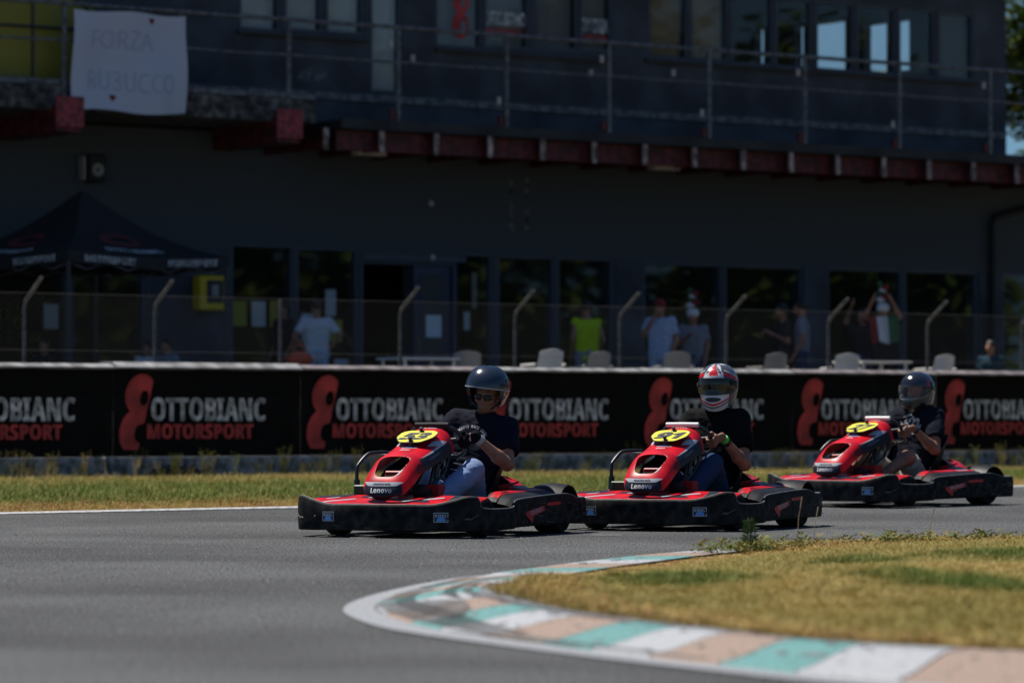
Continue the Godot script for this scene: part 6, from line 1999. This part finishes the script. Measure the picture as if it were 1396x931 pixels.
func build_people() -> void:
	bystander("person seen from behind in a white T-shirt, hands on hips, left window", 431, 57.0, 0.25, 1.72, "white_cloth", "pale_blue_cloth", {"arm_l": "hip", "arm_r": "hip"})
	bystander("person in dark clothes standing left of the man in the white T-shirt", 386, 57.6, 2.2, 1.72, "dark_cloth", "dark_denim", {"tan": true})
	bystander("person in a sleeveless lime yellow vest, back turned", 800, 57.6, 0.35, 1.72, "lime_cloth", "grey_cloth", {"vest": true, "tan": true})
	bystander("person in a pale blue shirt and red cap, hand near the face", 901, 57.0, 2.7, 1.72, "pale_blue_cloth", "pale_blue_cloth", {"hat": "cap", "arm_r": "face"})
	bystander("person in a small red, white and green hat, right of the red cap", 945, 57.6, 3.0, 1.6, "grey_cloth", "dark_denim", {"hat": "jester", "arm_r": "fold"})
	bystander("person in dark clothes, left of the pair talking behind the fence", 1068, 58.0, 1.9, 1.68, "dark_cloth", "dark_cloth", {"arm_l": "fold", "tan": true})
	bystander("person in a grey white T-shirt, right of the pair talking behind the fence", 1094, 58.0, 1.4, 1.74, "grey_cloth", "dark_denim", {})
	bystander("person in dark clothes with a tall red, white and green hat and raised arms", 1205, 57.5, 2.9, 1.68, "dark_cloth", "dark_cloth", {"hat": "jester", "arm_l": "up", "arm_r": "up", "flag": true})
	bystander("person in a dark shirt raising one arm, left of the tall striped hat", 1178, 58.2, 2.6, 1.62, "dark_cloth", "dark_denim", {"arm_r": "up"})
	bystander("person in a teal shirt sitting at the right edge, above the last banner", 1352, 56.5, 2.6, 1.42, "teal_cloth", "dark_denim", {"sit": true})
	bystander("seated person in a pale shirt near the black tent's right corner", 228, 54.5, 2.4, 1.4, "grey_cloth", "dark_denim", {"sit": true})
	bystander("seated person in a white shirt under the middle of the black tent", 200, 54.8, 2.8, 1.36, "white_cloth", "dark_cloth", {"sit": true, "tan": true})
	bystander("seated person in dark clothes left of the front tent leg", 60, 54.5, 2.9, 1.4, "dark_cloth", "dark_denim", {"sit": true})

# ---------------------------------------------------------------- the scene
func _ready() -> void:
	rng.seed = 11
	folds.noise_type = FastNoiseLite.TYPE_SIMPLEX_SMOOTH
	folds.frequency = 0.11
	folds.fractal_octaves = 2
	folds.seed = 3
	var cam := Camera3D.new()
	cam.name = "camera"
	add_child(cam)
	cam.position = Vector3(0, 0.741, 0)
	cam.rotation_degrees = Vector3(1.224, 0, 0)
	var ca := CameraAttributesPhysical.new()
	ca.frustum_focal_length = 132.1
	ca.frustum_near = 0.5
	ca.frustum_far = 4000.0
	ca.frustum_focus_distance = 24.8
	ca.exposure_aperture = 2.6
	cam.attributes = ca
	cam.current = true
	var we := WorldEnvironment.new()
	we.name = "world"
	var e := Environment.new()
	e.background_mode = Environment.BG_SKY
	e.tonemap_mode = Environment.TONE_MAPPER_LINEAR
	e.tonemap_exposure = 1.38
	e.sdfgi_enabled = true; e.ssao_enabled = true; e.ssil_enabled = true
	var sky := Sky.new()
	var sm := ProceduralSkyMaterial.new()
	sm.sky_top_color = Color(0.2, 0.31, 0.48)
	sm.sky_horizon_color = Color(0.45, 0.6, 0.68)
	sm.sky_curve = 0.12
	sm.ground_bottom_color = Color(0.2, 0.19, 0.17)
	sm.ground_horizon_color = Color(0.4, 0.45, 0.48)
	sm.sun_angle_max = 20.0
	sky.sky_material = sm
	e.sky = sky
	we.environment = e
	add_child(we)
	var sun := DirectionalLight3D.new()
	sun.name = "sun"
	add_child(sun)
	sun.light_color = Color(1.0, 0.975, 0.945)
	sun.light_energy = 1.6
	sun.light_angular_distance = 0.5
	sun.shadow_enabled = true
	sun.look_at_from_position(Vector3(-0.36, 0.87, -0.26) * 100.0, Vector3.ZERO)
	make_materials()
	build_ground()
	build_clubhouse()
	build_barrier()
	build_terrace_things()
	build_people()
	var k1 := make_kart("53")
	var k2 := make_kart("91")
	var k3 := make_kart("27")
	var info := [[k1, -0.455, -24.85, 0.0, 24.0, "red and black racing kart with number 53, the nearest one on the left"], [k2, 1.26, -26.35, 0.0, 24.0, "red and black racing kart with number 91, in the middle of the three"], [k3, 3.15, -31.3, 0.05, 40.0, "red and black racing kart, farthest back at the right, driven in shorts"]]
	for q in info:
		q[0].position = Vector3(q[1], q[3], q[2])
		q[0].rotation_degrees.y = 180.0 - q[4]
		q[0].set_meta("label", q[5])
		q[0].set_meta("group", "racing karts on the track")
	make_driver(k1, "person in a navy T-shirt and pale jeans, open black helmet with a blue visor", {"skin": "skin", "helmet": "open", "look": [0.12, -0.2, 0.12], "grip": 0.0, "shirt": "navy_cloth", "trousers": "denim", "glove": "glove_cloth", "arc": "SCOTTS RACE TEAM", "stripes": true, "print_at": 0.42,
		"j": {"head": [-0.4, 0.14, 0.935], "neck": [-0.43, 0.115, 0.8], "chest": [-0.38, 0.06, 0.56], "pel": [-0.27, 0.0, 0.22], "shl": [-0.39, 0.29, 0.695], "shr": [-0.42, -0.085, 0.75], "ell": [-0.19, 0.38, 0.46], "elr": [-0.17, -0.28, 0.52], "hipl": [-0.24, 0.1, 0.2], "hipr": [-0.24, -0.1, 0.2], "knl": [0.11, 0.27, 0.425], "knr": [0.12, -0.16, 0.42], "anl": [0.47, 0.14, 0.22], "anr": [0.47, -0.12, 0.22]}})
	make_driver(k2, "person in a black T-shirt and dark jeans, white, red and black full-face helmet", {"skin": "skin", "helmet": "race", "look": [0.12, -0.06, 0.0], "grip": -0.01, "shirt": "black_cloth", "trousers": "dark_denim", "bands": ["band_green", "lens_black"],
		"j": {"head": [-0.42, 0.04, 0.975], "neck": [-0.44, 0.03, 0.84], "chest": [-0.41, 0.02, 0.58], "pel": [-0.28, 0.0, 0.22], "shl": [-0.42, 0.2, 0.755], "shr": [-0.42, -0.15, 0.755], "ell": [-0.26, 0.3, 0.44], "elr": [-0.22, -0.3, 0.47], "hipl": [-0.25, 0.1, 0.2], "hipr": [-0.25, -0.1, 0.2], "knl": [0.11, 0.2, 0.45], "knr": [0.11, -0.2, 0.43], "anl": [0.47, 0.14, 0.22], "anr": [0.47, -0.12, 0.22]}})
	make_driver(k3, "person in a dark printed T-shirt and sand shorts, plain black full-face helmet, visor open", {"skin": "skin_tan", "helmet": "dark", "look": [0.05, -0.1, 0.0], "grip": -0.01, "shirt": "navy_cloth", "trousers": "sand_cloth", "shorts": true, "blob": true, "print_at": 0.35, "bands": ["lens_black"],
		"j": {"head": [-0.4, 0.0, 0.93], "neck": [-0.43, 0.0, 0.81], "chest": [-0.4, 0.0, 0.56], "pel": [-0.28, 0.0, 0.22], "shl": [-0.4, 0.19, 0.735], "shr": [-0.4, -0.17, 0.735], "ell": [-0.22, 0.3, 0.46], "elr": [-0.18, -0.3, 0.5], "hipl": [-0.25, 0.1, 0.2], "hipr": [-0.25, -0.1, 0.2], "knl": [0.1, 0.24, 0.4], "knr": [0.12, -0.2, 0.43], "anl": [0.46, 0.14, 0.2], "anr": [0.47, -0.12, 0.22]}})
	build_grass()
	make_tree("green leafy tree standing behind the right end of the clubhouse", Vector3(13.6, 0, -92), 11.5, 3.6, 21, 9000, 1.6, 0.08)
	make_tree("low spreading green tree below the taller one at the right", Vector3(14.6, 0, -97), 8.5, 4.2, 25, 9000, 1.6, 0.08)
	make_tree("green leafy tree seen small through the bright upper windows", Vector3(9.7, 0, -112), 11.3, 4.0, 22, 7000, 1.5)
	for i in 6:
		make_tree("large leafy tree beyond the right side of the photo, mirrored in the clubhouse glass", Vector3(24 + 4.0 * (i % 2) + i * 3.5, 0, -62 + i * 8.5), 11.0, 5.5, 30 + i, 3500, 3.2, 0.06)
